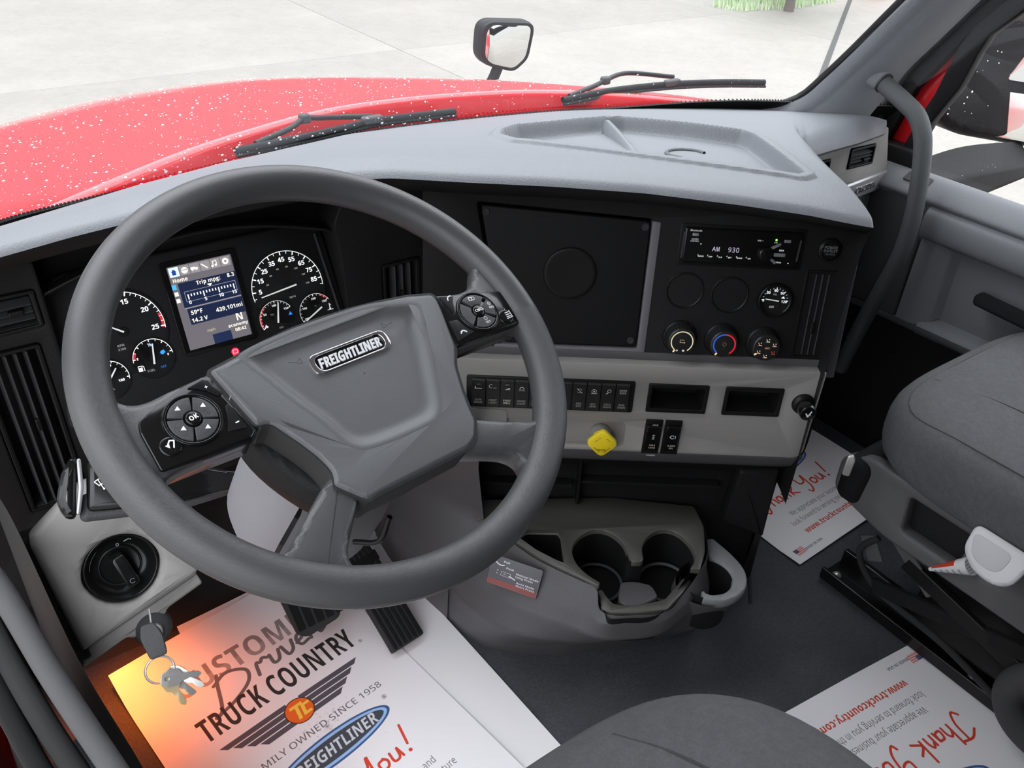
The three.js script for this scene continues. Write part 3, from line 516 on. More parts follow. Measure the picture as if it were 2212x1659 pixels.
    x.lineWidth = 9; x.beginPath(); x.moveTo(530, 92); x.lineTo(530, 40); x.lineTo(572, 34); x.lineTo(572, 84); x.stroke(); x.fillStyle = '#f6f3ea'; x.beginPath(); x.arc(518, 94, 14, 0, 7); x.arc(560, 87, 14, 0, 7); x.fill();
    x.beginPath(); x.arc(680, 68, 38, 0, 7); x.fill(); x.fillStyle = '#8f8a8c'; x.beginPath(); x.arc(680, 68, 15, 0, 7); x.fill();
    x.fillStyle = '#fff6e4'; x.font = 'bold 62px sans-serif'; x.textAlign = 'left'; x.fillText('Home', 26, 190);
    x.fillStyle = '#1a2440'; x.fillRect(74, 206, 682, 300); x.fillRect(96, 520, 660, 196);
    x.fillStyle = '#fff6e4'; x.font = 'bold 64px sans-serif'; x.fillText('Trip mpg:', 280, 268); x.textAlign = 'right'; x.fillText('8.3', 742, 262);
    x.strokeStyle = '#8d8f98'; x.lineWidth = 6; x.strokeRect(120, 318, 610, 120);
    x.fillStyle = '#fff'; x.beginPath(); x.moveTo(430, 318); x.lineTo(398, 284); x.lineTo(462, 284); x.fill();
    for (let i = 0; i <= 15; i++) x.fillRect(146 + i * 36.5, 352, 14, i % 5 ? 30 : 62);
    x.font = 'bold 58px sans-serif'; x.textAlign = 'center'; x.fillText('0', 156, 470); x.fillText('5', 342, 470); x.fillText('10', 528, 470); x.fillText('15', 690, 470);
    x.fillStyle = '#8a868c'; x.fillRect(74, 504, 682, 15);
    x.fillStyle = '#fff6e4'; x.font = 'bold 68px sans-serif'; x.textAlign = 'left'; x.fillText('59°F', 126, 600); x.fillText('14.2 V', 112, 694); x.textAlign = 'right'; x.fillText('439,101mi', 748, 640);
    x.font = 'bold 122px sans-serif'; x.fillText('N', 716, 800); x.font = 'bold 56px sans-serif'; x.fillText('economy', 752, 862); x.fillText('08:42', 716, 926); x.fillStyle = '#c9c39a'; x.font = '48px sans-serif'; x.fillText('mph', 352, 846);
    x.fillStyle = '#1d2a4c'; x.fillRect(300, 890, 224, 118);
    x.fillStyle = '#4ab4ff'; x.fillRect(0, 210, 50, 60); x.fillStyle = '#fff6e4'; x.fillRect(8, 300, 44, 48); x.fillRect(8, 380, 44, 48);
  });
  const scr = part('display_screen', new THREE.PlaneGeometry(sw, sh), new THREE.MeshStandardMaterial({ color: 0x050505, roughness: 0.25, emissive: 0xffffff, emissiveMap: st, emissiveIntensity: 0.5 }), c, 'lit colour screen'); scr.position.set(0.0022, 0.001, 0.0004);
  const wp = print(0.016, 0.016, 9000, (x) => { x.fillStyle = '#ff2038'; x.beginPath(); x.arc(0, 0, 0.0052, 0, 7); x.fill(); line(x, [[-0.003, 0.0026], [0.003, 0.0026], [0.003, -0.002], [-0.003, -0.002]], 0.0008, '#ff8090', true); fillp(x, [[-0.004, -0.0036], [0.004, -0.0036], [0.004, -0.005], [-0.004, -0.005]], '#ff2038'); }, { glow: 0.9 });
  const wl = part('warning_light', wp.geo, wp.mat, c, 'red parking brake warning light'); wl.position.set(0.0165, -0.0725, 0.0006);
}
// radio
{
  const t = thing('car_radio', 'black single-slot radio with small lit display reading AM 930', 'radio', offs(stF, -0.0035, 0.0015, 0.0, -0.012));
  part('surround', slab(rrect(0.184, 0.062, 0.004), -0.01, 0.0012, 0.001), M.blackSmooth, t);
  part('face', slab(rrect(0.172, 0.052, 0.003), -0.004, 0.006, 0.0025), M.gloss, t);
  part('side_grip', bar([0.0835, 0.016, 0.005], [0.0825, -0.016, 0.005], 0.003, 0.004, 0.001), M.charcoal, t); part('side_grip', bar([-0.086, 0.02, 0.004], [-0.0865, -0.02, 0.004], 0.003, 0.004, 0.001), M.charcoal, t);
  const p = print(0.17, 0.05, 8000, (x) => {
    text(x, 'Bluetooth', -0.0705, 0.0222, 0.0036, '#aaa'); text(x, 'AUDIO', -0.0705, 0.0098, 0.0032, '#999'); text(x, 'CONTROL', -0.0705, 0.0066, 0.0028, '#999'); disc(x, -0.061, 0.003, 0.0008);
    text(x, 'AM', -0.038, -0.0035, 0.0096, '#b9aec6', 'monospace', 'normal'); text(x, '930', -0.012, -0.0035, 0.0096, '#b9aec6', 'monospace', 'normal');
    for (let i = 0; i < 6; i++) { text(x, String(i + 1), -0.063 + i * 0.0142, -0.0135, 0.0032, '#ccc'); text(x, ['MODE', 'DSP', 'CLK', 'RPT', 'RAND', 'WX'][i], -0.0585 + i * 0.0142, -0.0152, 0.003, '#ccc'); }
    text(x, 'VOL +', 0.0245, 0.0125, 0.0032, '#aaa'); text(x, 'PTY', 0.0475, 0.0105, 0.0028, '#aaa'); text(x, 'SEEK', 0.0575, -0.0005, 0.0032, '#ccc'); text(x, 'MENU', 0.0555, -0.0185, 0.0032, '#ccc'); disc(x, 0.0705, -0.019, 0.0007);
  }, { glow: 0.3, rough: 0.3 });
  const pm = part('face_print', p.geo, p.mat, t); pm.position.z = 0.0064;
  part('volume_knob', latheZ([[0, 0.014], [0.008, 0.0138], [0.0105, 0.012], [0.0112, 0.006]], 32).translate(0.034, -0.0065, 0), M.gloss, t);
  part('button', slab(rpoly([[0.041, 0.0035], [0.0545, 0.011], [0.0555, 0.0075], [0.044, 0.0005]], 0.001), 0.005, 0.0085, 0.0008), M.silver, t);
  part('button', slab(rrect(0.0165, 0.0052, 0.001, 0.0555, -0.007), 0.005, 0.0085, 0.0008), M.silver, t);
  part('button', slab(rpoly([[0.0415, -0.0145], [0.0455, -0.0125], [0.053, -0.018], [0.0505, -0.0215]], 0.001), 0.005, 0.0085, 0.0008), M.silver, t);
  part('button', slab(rrect(0.009, 0.0042, 0.0008, -0.0705, 0.0165), 0.005, 0.0075, 0.0006), M.silver, t); part('button', slab(rrect(0.0092, 0.0042, 0.0008, 0.064, 0.0135), 0.005, 0.0075, 0.0006), M.silver, t);
  const led = part('power_light', new THREE.SphereGeometry(0.0016, 12, 8).translate(0.0475, 0.0145, 0.006), new THREE.MeshStandardMaterial({ color: 0x0a2a05, emissive: lin(0.25, 1, 0.06), emissiveIntensity: 0.8 }), t, 'green power light');
}
{ // power socket cap
  const t = thing('power_outlet', 'round black power outlet cap right of the radio', 'power outlet', offs(stF, 0.1255, 0.003, 0.001, -0.012));
  part('ring', latheZ([[0.0145, 0.004], [0.016, 0.0035], [0.0175, 0.0012], [0.018, -0.004]], 40), M.blackSmooth, t); part('cap', latheZ([[0, 0.0045], [0.0125, 0.0045], [0.0143, 0.0035], [0.0146, 0]], 40), M.gloss, t);
  const p = print(0.028, 0.028, 9000, (x) => { text(x, 'POWER', 0, 0.0045, 0.0056, '#777'); text(x, 'OUTLET', 0, -0.0005, 0.0056, '#777'); text(x, '12V MAX', 0, -0.0055, 0.0038, '#666'); }); part('lettering', p.geo, p.mat, t).position.z = 0.0048;
}
{ // pressure gauge
  const t = thing('pressure_gauge', 'small round gauge with white needle and pressure scale, right of two blank caps', 'gauge', offs(stF, 0.058, -0.0765, 0.001, -0.02)), D = Math.PI / 180;
  part('housing', latheZ([[0.0215, 0.006], [0.024, 0.0075], [0.0262, 0.006], [0.0268, -0.004]], 48), M.gloss, t); part('dial', latheZ([[0, 0.0025], [0.0222, 0.0025], [0.023, 0.006]], 40), dialM, t);
  const p = print(0.044, 0.044, 8000, (x) => {
    for (let v = 0; v <= 12; v++) { const a = (180 - 15 * v) * D; line(x, [[0.0175 * Math.cos(a), 0.0175 * Math.sin(a)], [0.0195 * Math.cos(a), 0.0195 * Math.sin(a)]], v % 3 ? 0.0005 : 0.0011); }
    text(x, '0', -0.0172, -0.001, 0.0055); text(x, '30', -0.0115, 0.0115, 0.0055); text(x, '60', -0.0005, 0.0152, 0.0055); text(x, '90', 0.0095, 0.0115, 0.0055); text(x, '120', 0.0142, -0.0015, 0.0055); text(x, 'PSI', -0.0015, 0.009, 0.0036, '#999'); fillp(x, [[0.0085, 0.004], [0.0145, 0.003], [0.0125, 0.0072]]); text(x, 'AIR', -0.003, -0.0105, 0.0046, '#aaa');
  }, { glow: 0.22 }); part('dial_print', p.geo, p.mat, t).position.z = 0.0029;
  part('needle', needle(174 * D, 0.0145, 0.006, 0.0018), needleM, t).position.z = 0.0034;
  part('glass', latheZ([[0, 0.0062], [0.0216, 0.006]], 40), M.lens, t);
}
// three ribbed climate dials
const dialBody = (() => { const pts = [], n = 96; for (const [r, z] of [[0, 0.0235], [0.0185, 0.0235], [0.0202, 0.0225], [0.0212, 0.021], [0.0232, 0.004], [0.0235, 0.0]]) { const row = []; for (let i = 0; i < n; i++) { const k = z < 0.0215 && r > 0.02 ? 1 + 0.011 * Math.sin(i * Math.PI * 2 / n * 24) : 1, a = i / n * Math.PI * 2; row.push(V(r * k * Math.cos(a), r * k * Math.sin(a), z)); } pts.push(row); } return grid(pts, { closeU: true, flip: true }); })();
function climateDial(x, y, label, draw, pa) {
  const t = thing('climate_dial', label, 'dial knob', offs(stF, x, y, 0, -0.03), 'climate dials in a row under the gauges'), D = Math.PI / 180;
  part('base', latheZ([[0.0235, 0.004], [0.0262, 0.003], [0.0268, -0.002]], 40), M.blackSmooth, t); part('knob', dialBody, M.knob ??= std(lin(0.016), 0.32), t);
  const p = print(0.041, 0.041, 9000, draw, { glow: 0.2 }); part('knob_print', p.geo, p.mat, t).position.z = 0.0239;
  part('pointer', rbox(0.0022, 0.004, 0.001, 0.0004).rotateZ((pa - 90) * D).translate(0.0186 * Math.cos(pa * D), 0.0186 * Math.sin(pa * D), 0.0238), new THREE.MeshStandardMaterial({ color: 0xffe0c0, emissive: 0xffb070, emissiveIntensity: 0.35 }), t);
}
{
  const D = Math.PI / 180;
  climateDial(-0.0768, -0.1415, 'left ribbed dial with a white ring of fan speed', (x) => { arc(x, 0, 0, 0.0162, -52 * D, 232 * D, 0.0016, '#e8d6b4'); disc(x, -0.006, -0.0142, 0.0014); disc(x, -0.006, -0.0142, 0.0009, '#111'); fillp(x, [[0.002, -0.0155], [0.0055, -0.0155], [0.0055, -0.0125], [0.002, -0.0125]], '#d8c0a0'); line(x, [[-0.003, 0.003], [0.003, 0.003]], 0.0008, '#b09080'); line(x, [[-0.003, 0.003], [-0.003, -0.001], [0.003, -0.001]], 0.0008, '#b09080'); disc(x, 0.0035, -0.001, 0.0009, '#ccc'); }, 236);
  climateDial(-0.0125, -0.1435, 'middle ribbed dial with blue and red temperature ring', (x) => { arc(x, 0, 0, 0.0162, 92 * D, 232 * D, 0.0022, '#2a5ac8'); arc(x, 0, 0, 0.0162, -52 * D, 86 * D, 0.0022, '#d8202c'); arc(x, 0, 0.001, 0.0026, 0, 360 * D, 0.0005, '#8a6a50'); line(x, [[0, -0.003], [0, -0.006]], 0.0005, '#557055'); }, 236);
  climateDial(0.0520, -0.1465, 'right ribbed dial with airflow seat symbols', (x) => { for (const [a, c] of [[90, '#e0d4c0'], [30, '#cfa898'], [-30, '#a04038'], [-90, '#d8b89a'], [210, '#d8c8b0'], [150, '#d8a898']]) { const u = 0.0128 * Math.cos(a * D), v = 0.0128 * Math.sin(a * D); line(x, [[u - 0.0026, v + 0.0018], [u - 0.0006, v - 0.0018], [u + 0.0026, v - 0.0018]], 0.0009, c); disc(x, u + 0.0016, v + 0.0016, 0.0009, c); line(x, [[u - 0.003, v - 0.0026], [u + 0.003, v - 0.0026]], 0.0005, c); } text(x, 'OFF', 0.001, 0.0002, 0.0042, '#c88a68'); }, 214);
}
// long bank of rocker switches
const rockerM = std(lin(0.011), 0.42);
{
  const m = offs(grF, -0.1395, -0.0565, 0, 0.0), N = 11, P = 0.0224;
  const t = thing('switch_bank', 'long black bank of rocker switches across the pale panel, partly behind the wheel', 'switch bank', m);
  const fr = rrect(0.262, 0.057, 0.004); part('housing', slab(fr, -0.01, 0.003, 0.0015), M.blackSmooth, t);
  const half = (s) => loft([[[-0.0102, 0, 0.0045], [0.0102, 0, 0.0045]], [[-0.0102, s * 0.006, 0.0044], [0.0102, s * 0.006, 0.0044]], [[-0.0102, s * 0.023, s > 0 ? 0.0072 : 0.0058], [0.0102, s * 0.023, s > 0 ? 0.0072 : 0.0058]], [[-0.0102, s * 0.0252, 0.0058], [0.0102, s * 0.0252, 0.0058]], [[-0.0102, s * 0.0256, 0.001], [0.0102, s * 0.0256, 0.001]]], 2, 2, { flip: s > 0 });
  const rk = merge([half(1), half(-1), slab(rrect(0.0206, 0.051, 0.001), 0, 0.0042, 0.0006)]);
  for (let i = 0; i < N; i++) { const r = part('rocker', rk, rockerM, t); r.position.set((i - 5) * P, 0, 0.001); }
  const p = print(0.252, 0.05, 8000, (x) => {
    const X = (i) => (i - 5) * P, two = (i, a, b, y = -0.0135, c = '#9a968e') => { text(x, a, X(i), y + 0.0022, 0.0046, c); text(x, b, X(i), y - 0.0024, 0.0046, c); };
    two(0, 'SLPR', 'DOME'); two(1, 'AMBT', 'LIGHT'); two(2, 'FOOT', 'WELL', undefined, '#d0ccc4'); two(3, 'DOME', 'LIGHT'); two(4, 'WORK', 'LIGHT'); two(7, 'HSA', 'OFF'); two(8, 'ATC', 'SPIN'); two(9, 'UTLY', 'LIGHT'); two(10, 'ENG', 'SHDN'); two(10, 'OVER', 'RIDE', 0.013, '#aaa69e');
    const w = '#b8b4aa'; line(x, [[X(0) - 0.005, 0.009], [X(0) - 0.005, 0.013]], 0.001, '#fff'); line(x, [[X(0) - 0.005, 0.0095], [X(0) + 0.005, 0.0095]], 0.0014, w); line(x, [[X(0) - 0.003, 0.017], [X(0) + 0.003, 0.017]], 0.0012, '#666');
    arc(x, X(1) - 0.003, 0.014, 0.003, 1, 5, 0.0009, w); line(x, [[X(1) + 0.001, 0.011], [X(1) + 0.005, 0.011]], 0.0014, '#888');
    line(x, [[X(2) - 0.003, 0.0175], [X(2) + 0.002, 0.0175]], 0.0012, '#999'); fillp(x, [[X(2) - 0.004, 0.0085], [X(2) + 0.004, 0.0085], [X(2) + 0.004, 0.0125], [X(2), 0.011]], w);
    arc(x, X(3), 0.011, 0.0032, 0, Math.PI, 0.0012, w); for (let k = -2; k <= 2; k++) line(x, [[X(3) + k * 0.0014, 0.01], [X(3) + k * 0.0022, 0.0075]], 0.0006, w);
    arc(x, X(7), 0.012, 0.0036, 0.6, 2.6, 0.0007, w); arc(x, X(7), 0.012, 0.0036, 3.7, 5.7, 0.0007, w); line(x, [[X(7) - 0.004, 0.016], [X(7) + 0.004, 0.008]], 0.0008, w);
    arc(x, X(8), 0.012, 0.0036, 0, 6.3, 0.0008, w); disc(x, X(8), 0.012, 0.0014, w); line(x, [[X(8) - 0.004, 0.008], [X(8) + 0.0055, 0.008]], 0.0008, w);
    arc(x, X(9) + 0.001, 0.0135, 0.0026, 0, 6.3, 0.0009, w); fillp(x, [[X(9) - 0.005, 0.008], [X(9) - 0.001, 0.008], [X(9), 0.0115]], w);
  }); part('lettering', p.geo, p.mat, t).position.z = 0.0088;
}
function rockerPair(u, v, label, top, a, b, extra) {
  const t = thing('rocker_switch', label, 'switch', offs(grF, u, v, 0, -0.015));
  part('frame', slab(rrect(0.0275, 0.066, 0.0015), -0.004, 0.002, 0.001), M.blackSmooth, t);
  part('rocker', merge([slab(rpoly([[-0.0115, -0.0235], [0.0115, -0.0235], [0.0115, 0.0235], [-0.0115, 0.0235]], 0.001), 0, 0.007, 0.002), rbox(0.023, 0.012, 0.006, 0.002, 0, 0.0195, 0.0078)]), M.gloss, t);
  const p = print(0.026, 0.064, 9000, (x) => { text(x, top, 0, 0.0292, 0.0036, '#bbb'); text(x, a, 0, -0.0098, 0.0042, '#c8b8a8'); text(x, b, 0, -0.0146, 0.0042, '#c8b8a8'); extra(x); }); part('lettering', p.geo, p.mat, t).position.z = 0.0112;
}
rockerPair(0.0295, -0.130, 'black rocker switch marked lock and unlock, left of a pair', 'LOCK', 'AXLE', 'LOCK', (x) => { text(x, 'UNLOCK', 0, -0.0295, 0.0036, '#ddd'); for (let k = -1; k <= 1; k++) line(x, [[-0.002, 0.006 + k * 0.0034], [0.002, 0.006 + k * 0.0034]], 0.0009, '#bbb'); line(x, [[0, 0.0105], [0, 0.0015]], 0.0007, '#bbb'); });
rockerPair(0.0605, -0.130, 'black rocker switch with lamp symbol, right of a pair', '', 'A.BAG', 'REL', (x) => { arc(x, -0.001, 0.007, 0.003, 0.6, 5.6, 0.001, '#ddd'); line(x, [[0.004, 0.0095], [0.004, 0.0045]], 0.0009, '#ddd'); disc(x, -0.004, 0.007, 0.0012, '#ddd'); });
{ // parking brake valve
  const t = thing('parking_brake_knob', 'yellow diamond-shaped pull knob in the pale panel', 'knob', offs(grF, -0.0535, -0.1335, -0.01));
  part('bushing', latheZ([[0.0, 0.012], [0.012, 0.012], [0.0165, 0.011], [0.018, 0.002], [0.0185, 0]], 40), M.panel, t); part('stem', latheZ([[0, 0.028], [0.011, 0.028], [0.0125, 0.014], [0.0125, 0.008]], 32), M.yellow, t);
  const s = 0.0265; part('knob', slab(rpoly([[0, -s], [s, 0], [0, s], [-s, 0]], 0.0095), 0.024, 0.035, 0.0026, 4).translate(0.001, 0.001, 0), M.yellow, t, 'yellow knob');
  const p = print(0.05, 0.05, 8000, (x) => { text(x, 'Bendix', 0, -0.0105, 0.0042, '#4a3a08'); arc(x, 0.004, -0.0128, 0.003, 3.6, 6, 0.0005, '#4a3a08'); text(x, 'PULL TO', -0.008, 0.0085, 0.003, '#b89010', 'sans-serif', 'bold', 0.78); text(x, 'APPLY', 0.0085, 0.0085, 0.003, '#b89010', 'sans-serif', 'bold', -0.78); text(x, 'PUSH TO', -0.0085, -0.0105, 0.003, '#a88410', 'sans-serif', 'bold', -0.78); text(x, 'RELEASE', 0.0085, -0.0105, 0.003, '#a88410', 'sans-serif', 'bold', 0.78); }); part('lettering', p.geo, p.mat, t).position.set(0.001, 0.001, 0.0354);
}
{ // lighter
  const t = thing('lighter_knob', 'round black knob with white mark at the right end of the pale panel', 'knob', offs(grF, 0.2575, -0.0565, 0));
  part('collar', latheZ([[0.011, 0.008], [0.0165, 0.007], [0.0178, 0.002], [0.018, -0.002]], 36), M.blackSmooth, t); part('knob', latheZ([[0, 0.031], [0.0105, 0.031], [0.0128, 0.029], [0.0135, 0.018], [0.0122, 0.01], [0.0118, 0.004]], 36), M.gloss, t);
  const p = print(0.022, 0.022, 9000, (x) => { line(x, [[-0.004, 0.0005], [-0.0005, -0.0045], [0.0035, 0.0045]], 0.0022, '#e8e8e8'); line(x, [[-0.002, -0.004], [0.003, -0.001]], 0.0014, '#e8e8e8'); }); part('mark', p.geo, p.mat, t).position.z = 0.0313;
}
// knee panel at the left with the lamp switch and ignition
{
  const t = thing('knee_panel', 'pale grey panel low on the left carrying the round lamp switch', 'panel', knF);
  const face = rpoly([[-0.082, 0.07], [-0.015, 0.112], [0.085, 0.112], [0.088, -0.02], [0.078, -0.046], [-0.068, -0.083]], [0.012, 0.01, 0.01, 0.01, 0.006, 0.006]); face.holes.push(smooth([[0.044, 0.0], [0.03, 0.03], [0.0, 0.041], [-0.03, 0.03], [-0.044, 0.0], [-0.03, -0.031], [0.0, -0.044], [0.03, -0.031]].map(([x, y]) => [x - 0.0, y - 0.003]), 50));
  part('face', slab(face, -0.03, 0, 0.008, 5), M.panel, t); part('pocket', latheZ([[0, -0.022], [0.046, -0.022], [0.047, -0.006]], 40).translate(0, -0.003, 0), M.panel, t);
  part('skirt', slab(rpoly([[-0.068, -0.083], [0.078, -0.046], [0.082, -0.062], [0.035, -0.075], [0.028, -0.083], [-0.012, -0.095], [-0.018, -0.09], [-0.075, -0.105]], 0.004), -0.04, -0.008, 0.004), M.panel, t);
  part('side_return', bar([-0.0795, 0.07, -0.03], [-0.07, -0.095, -0.03], 0.02, 0.05, 0.004, V(0, 0, 1)), M.black, t);
}
{
  const t = thing('lamp_switch', 'large round black lamp switch with a raised grip bar in the pale knee panel', 'switch', offs(knF, 0, -0.002, -0.012));
  part('dish', latheZ([[0, -0.004], [0.026, -0.004], [0.034, 0.002], [0.039, 0.008], [0.0415, 0.0085], [0.0425, 0.004], [0.043, -0.008]], 56), M.gloss, t);
  part('ring', latheZ([[0.022, -0.003], [0.0235, 0.001], [0.025, -0.003]], 48), M.blackSmooth, t);
  part('grip', slab(rrect(0.0155, 0.043, 0.006), -0.004, 0.02, 0.004, 4).rotateZ(0.22).translate(0.003, -0.003, 0), M.gloss, t);
  const p = print(0.08, 0.08, 7000, (x) => { arc(x, 0.004, 0.0275, 0.0015, 0, 6.3, 0.0006, '#999'); line(x, [[0.012, 0.029], [0.018, 0.03]], 0.0013, '#888'); disc(x, 0.0245, 0.0285, 0.0022, '#eee'); line(x, [[0.0225, 0.03], [0.019, 0.0285]], 0.0006, '#eee'); arc(x, 0, 0, 0.034, 2.2, 2.9, 0.0005, '#555'); }); part('marking', p.geo, p.mat, t).position.z = 0.0035;
  const q = print(0.01, 0.01, 9000, (x) => arc(x, 0, 0, 0.0028, 0.6, 5.6, 0.0007, '#777')); part('grip_mark', q.geo, q.mat, t).position.set(0.0065, -0.0165, 0.0203);
}
{
  const t = thing('ignition_lock', 'metal ignition lock in a dark round boss under the knee panel', 'lock', offs(knF, 0.012, -0.093, -0.014));
  part('boss', latheZ([[0, 0.012], [0.014, 0.012], [0.02, 0.009], [0.023, 0.0], [0.023, -0.02]], 32), M.charcoal, t); part('barrel', latheZ([[0, 0.018], [0.0075, 0.018], [0.009, 0.016], [0.0095, 0.01]], 28), M.steel, t);
}
{
  const k = thing('ignition_key', 'grey-headed key hanging in the ignition lock', 'key', V(-0.7475, 0.4235, -0.735));
  part('blade', bar([0.0085, -0.001, -0.044], [0.002, -0.004, -0.008], 0.007, 0.0022, 0.0008, V(1, 0, 0)), M.steel, k);
  part('head', slab(rpoly([[-0.011, -0.022], [0.008, -0.024], [0.012, 0.0], [0.008, 0.016], [-0.006, 0.018], [-0.012, 0.004]], 0.004), -0.0045, 0.0045, 0.002).rotateX(-0.75).rotateZ(0.1), M.charcoal, k, 'dark grey plastic head');
}
{
  const r = thing('key_ring', 'steel split ring hanging from the dark key head', 'key ring', V(-0.7515, 0.3935, -0.7125));
  const loop = (o, t0) => { const p = []; for (let i = 0; i < 24; i++) { const a = i / 24 * Math.PI * 2; p.push([o + 0.0155 * Math.cos(a), t0 + 0.0125 * Math.sin(a), t0 - 0.0085 * Math.sin(a)]); } return tube(p, 0.0011, 60, 8, true); };
  part('coil', loop(0, 0), M.steel, r); part('coil', loop(0.0006, 0.0016), M.steel, r);
  const keyGeo = (w, l) => slab((() => { const s = rpoly([[-w, 0.01], [-w * 0.6, 0.017], [w * 0.6, 0.017], [w, 0.01], [w * 0.9, -0.002], [w * 0.42, -0.006], [w * 0.42, -l], [w * 0.1, -l - 0.004], [-w * 0.35, -l], [-w * 0.35, -l + 0.006], [-w * 0.2, -l + 0.01], [-w * 0.42, -l + 0.014], [-w * 0.42, -0.006], [-w * 0.9, -0.002]], 0.0015); s.holes.push(circle(0.0028, 0, 0.011)); return s; })(), -0.0011, 0.0011, 0.0004);
  const spec = [['brass-coloured cut key on the ring, nearest the paper mat', M.brass, 0.22, 0.05, [0.007, -0.020, 0.014]], ['silver cut key on the ring, behind the brass one', M.steel, 0.5, 0.12, [0.013, -0.018, 0.009]], ['silver key on the ring, lying flat across the others', M.steel, 1.25, 0.1, [0.014, -0.0115, 0.017]], ['pale narrow key on the ring, leaning to the right', M.steel, 0.72, -0.2, [0.02, -0.017, 0.005]]];
  for (const [label, mat, rz, rx, pos] of spec) { const m = part('key', keyGeo(0.0095, 0.024), mat); tag(m, label, 'key', 'loose keys on the split ring'); setFrame(m, frameOf(V(-0.7515 + pos[0], 0.3935 + pos[1] * 0.8, -0.7125 - pos[1] * 0.55 + pos[2] * 0.4), V(rx, 0.56, 0.82), V(Math.cos(rz), Math.sin(rz) * 0.82, -Math.sin(rz) * 0.56))); }
}
// ================================================================ steering wheel, column, pedals
const whF = frameOf(V(-0.5368, 0.8004, -0.6094), V(0.1019, 0.8524, 0.5128));
{
  const w = thing('steering_wheel', 'large dark grey four-spoke truck steering wheel with buttons and chrome badge', 'steering wheel', whF);
  const R = 0.211, N = 160, K = 22, rows = [];
  for (let i = 0; i < N; i++) { const a = i / N * Math.PI * 2, row = []; for (let k = 0; k < K; k++) { const b = -k / K * Math.PI * 2, rx = 0.0172, rz = 0.0188; row.push(V((R + rx * Math.cos(b)) * Math.cos(a), (R + rx * Math.cos(b)) * Math.sin(a), rz * Math.sin(b))); } rows.push(row); }
  rows.push(rows[0].map((p) => p.clone()));
  part('rim', grid(rows, { closeU: true }), M.rim, w);
  const sp = (pts, z0, z1, b) => slab(smooth(pts, 90), z0, z1, b, 5);
  part('spoke', slab(rpoly([[-0.2105, 0.05], [-0.2, 0.022], [-0.190, 0.0085], [-0.176, 0.0055], [-0.155, 0.011], [-0.11, 0.02], [-0.1, -0.046], [-0.176, -0.058], [-0.1885, -0.068], [-0.197, -0.09], [-0.205, -0.07], [-0.214, -0.02]], [0.002, 0.03, 0.02, 0.012, 0.01, 0.004, 0.004, 0.01, 0.016, 0.003, 0.01, 0.03]), -0.018, 0.0065, 0.006, 5), M.rim, w);
  part('spoke', slab(rpoly([[0.196, 0.085], [0.1815, 0.066], [0.172, 0.049], [0.155, 0.0405], [0.11, 0.044], [0.106, -0.02], [0.2, -0.0115], [0.208, -0.035], [0.214, -0.005], [0.211, 0.035]], [0.003, 0.02, 0.02, 0.01, 0.004, 0.004, 0.012, 0.003, 0.02, 0.02]), -0.018, 0.0065, 0.006, 5), M.rim, w);
  part('spoke', slab(rpoly([[0.075, -0.086], [0.1324, -0.108], [0.1587, -0.1155], [0.172, -0.112], [0.183, -0.1], [0.187, -0.118], [0.153, -0.155], [0.119, -0.183], [0.1185, -0.165], [0.1225, -0.150], [0.116, -0.140], [0.1043, -0.133], [0.06, -0.118]], [0.004, 0.02, 0.01, 0.012, 0.004, 0.02, 0.04, 0.004, 0.01, 0.01, 0.01, 0.01, 0.004]), -0.024, 0.0055, 0.006, 5), M.rim, w);
  part('spoke', slab(rpoly([[-0.052, -0.098], [-0.0699, -0.1085], [-0.1055, -0.1385], [-0.1154, -0.1475], [-0.1245, -0.1508], [-0.142, -0.147], [-0.152, -0.155], [-0.115, -0.185], [-0.05, -0.208], [-0.036, -0.203], [-0.064, -0.189], [-0.0735, -0.1805], [-0.0748, -0.1714], [-0.0695, -0.1613], [-0.036, -0.118]], [0.004, 0.006, 0.02, 0.01, 0.01, 0.012, 0.01, 0.04, 0.01, 0.004, 0.012, 0.006, 0.006, 0.01, 0.004]), -0.024, 0.0055, 0.006, 5), M.rim, w);
  part('hub_shell', slab(smooth([[-0.1, -0.02], [-0.03, 0.03], [0.07, 0.035], [0.1, 0.0], [0.085, -0.1], [-0.02, -0.125], [-0.07, -0.1]], 60), -0.075, -0.026, 0.012, 4), M.black, w);
  const pad = rpoly([[-0.1197, 0.0184], [-0.0985, 0.0244], [-0.0686, 0.0332], [-0.038, 0.0403], [-0.0071, 0.0448], [0.0247, 0.048], [0.057, 0.049], [0.09, 0.0484], [0.1165, 0.0445], [0.1195, 0.038], [0.1184, 0.0226], [0.1122, -0.0186], [0.1015, -0.0382], [0.0954, -0.0652], [0.0925, -0.086], [0.0918, -0.0975], [0.082, -0.114], [0.0707, -0.1203], [0.0336, -0.125], [0.0011, -0.1285], [-0.0298, -0.1318], [-0.0385, -0.1344], [-0.0435, -0.131], [-0.0549, -0.1197], [-0.0625, -0.1115], [-0.0599, -0.1066], [-0.0589, -0.0984], [-0.0652, -0.0819], [-0.0744, -0.0658], [-0.0841, -0.0511], [-0.088, -0.0447], [-0.0933, -0.0416], [-0.1011, -0.0419], [-0.1059, -0.0281], [-0.1137, -0.0025]], 0.0045);
  const inner = [[-0.0794, 0.0155], [-0.0706, -0.0022], [-0.0587, -0.0254], [-0.0474, -0.0439], [-0.0398, -0.0582], [-0.0328, -0.0739], [-0.0253, -0.0813], [-0.0151, -0.084], [0.0062, -0.0837], [0.032, -0.0812], [0.0477, -0.0784], [0.0565, -0.0718], [0.0615, -0.0621], [0.0674, -0.0438], [0.0768, -0.0128], [0.0826, 0.0115], [0.0867, 0.0304], [0.0646, 0.0362], [0.0337, 0.0385], [-0.0139, 0.0337], [-0.0446, 0.0288], [-0.072, 0.0225]];
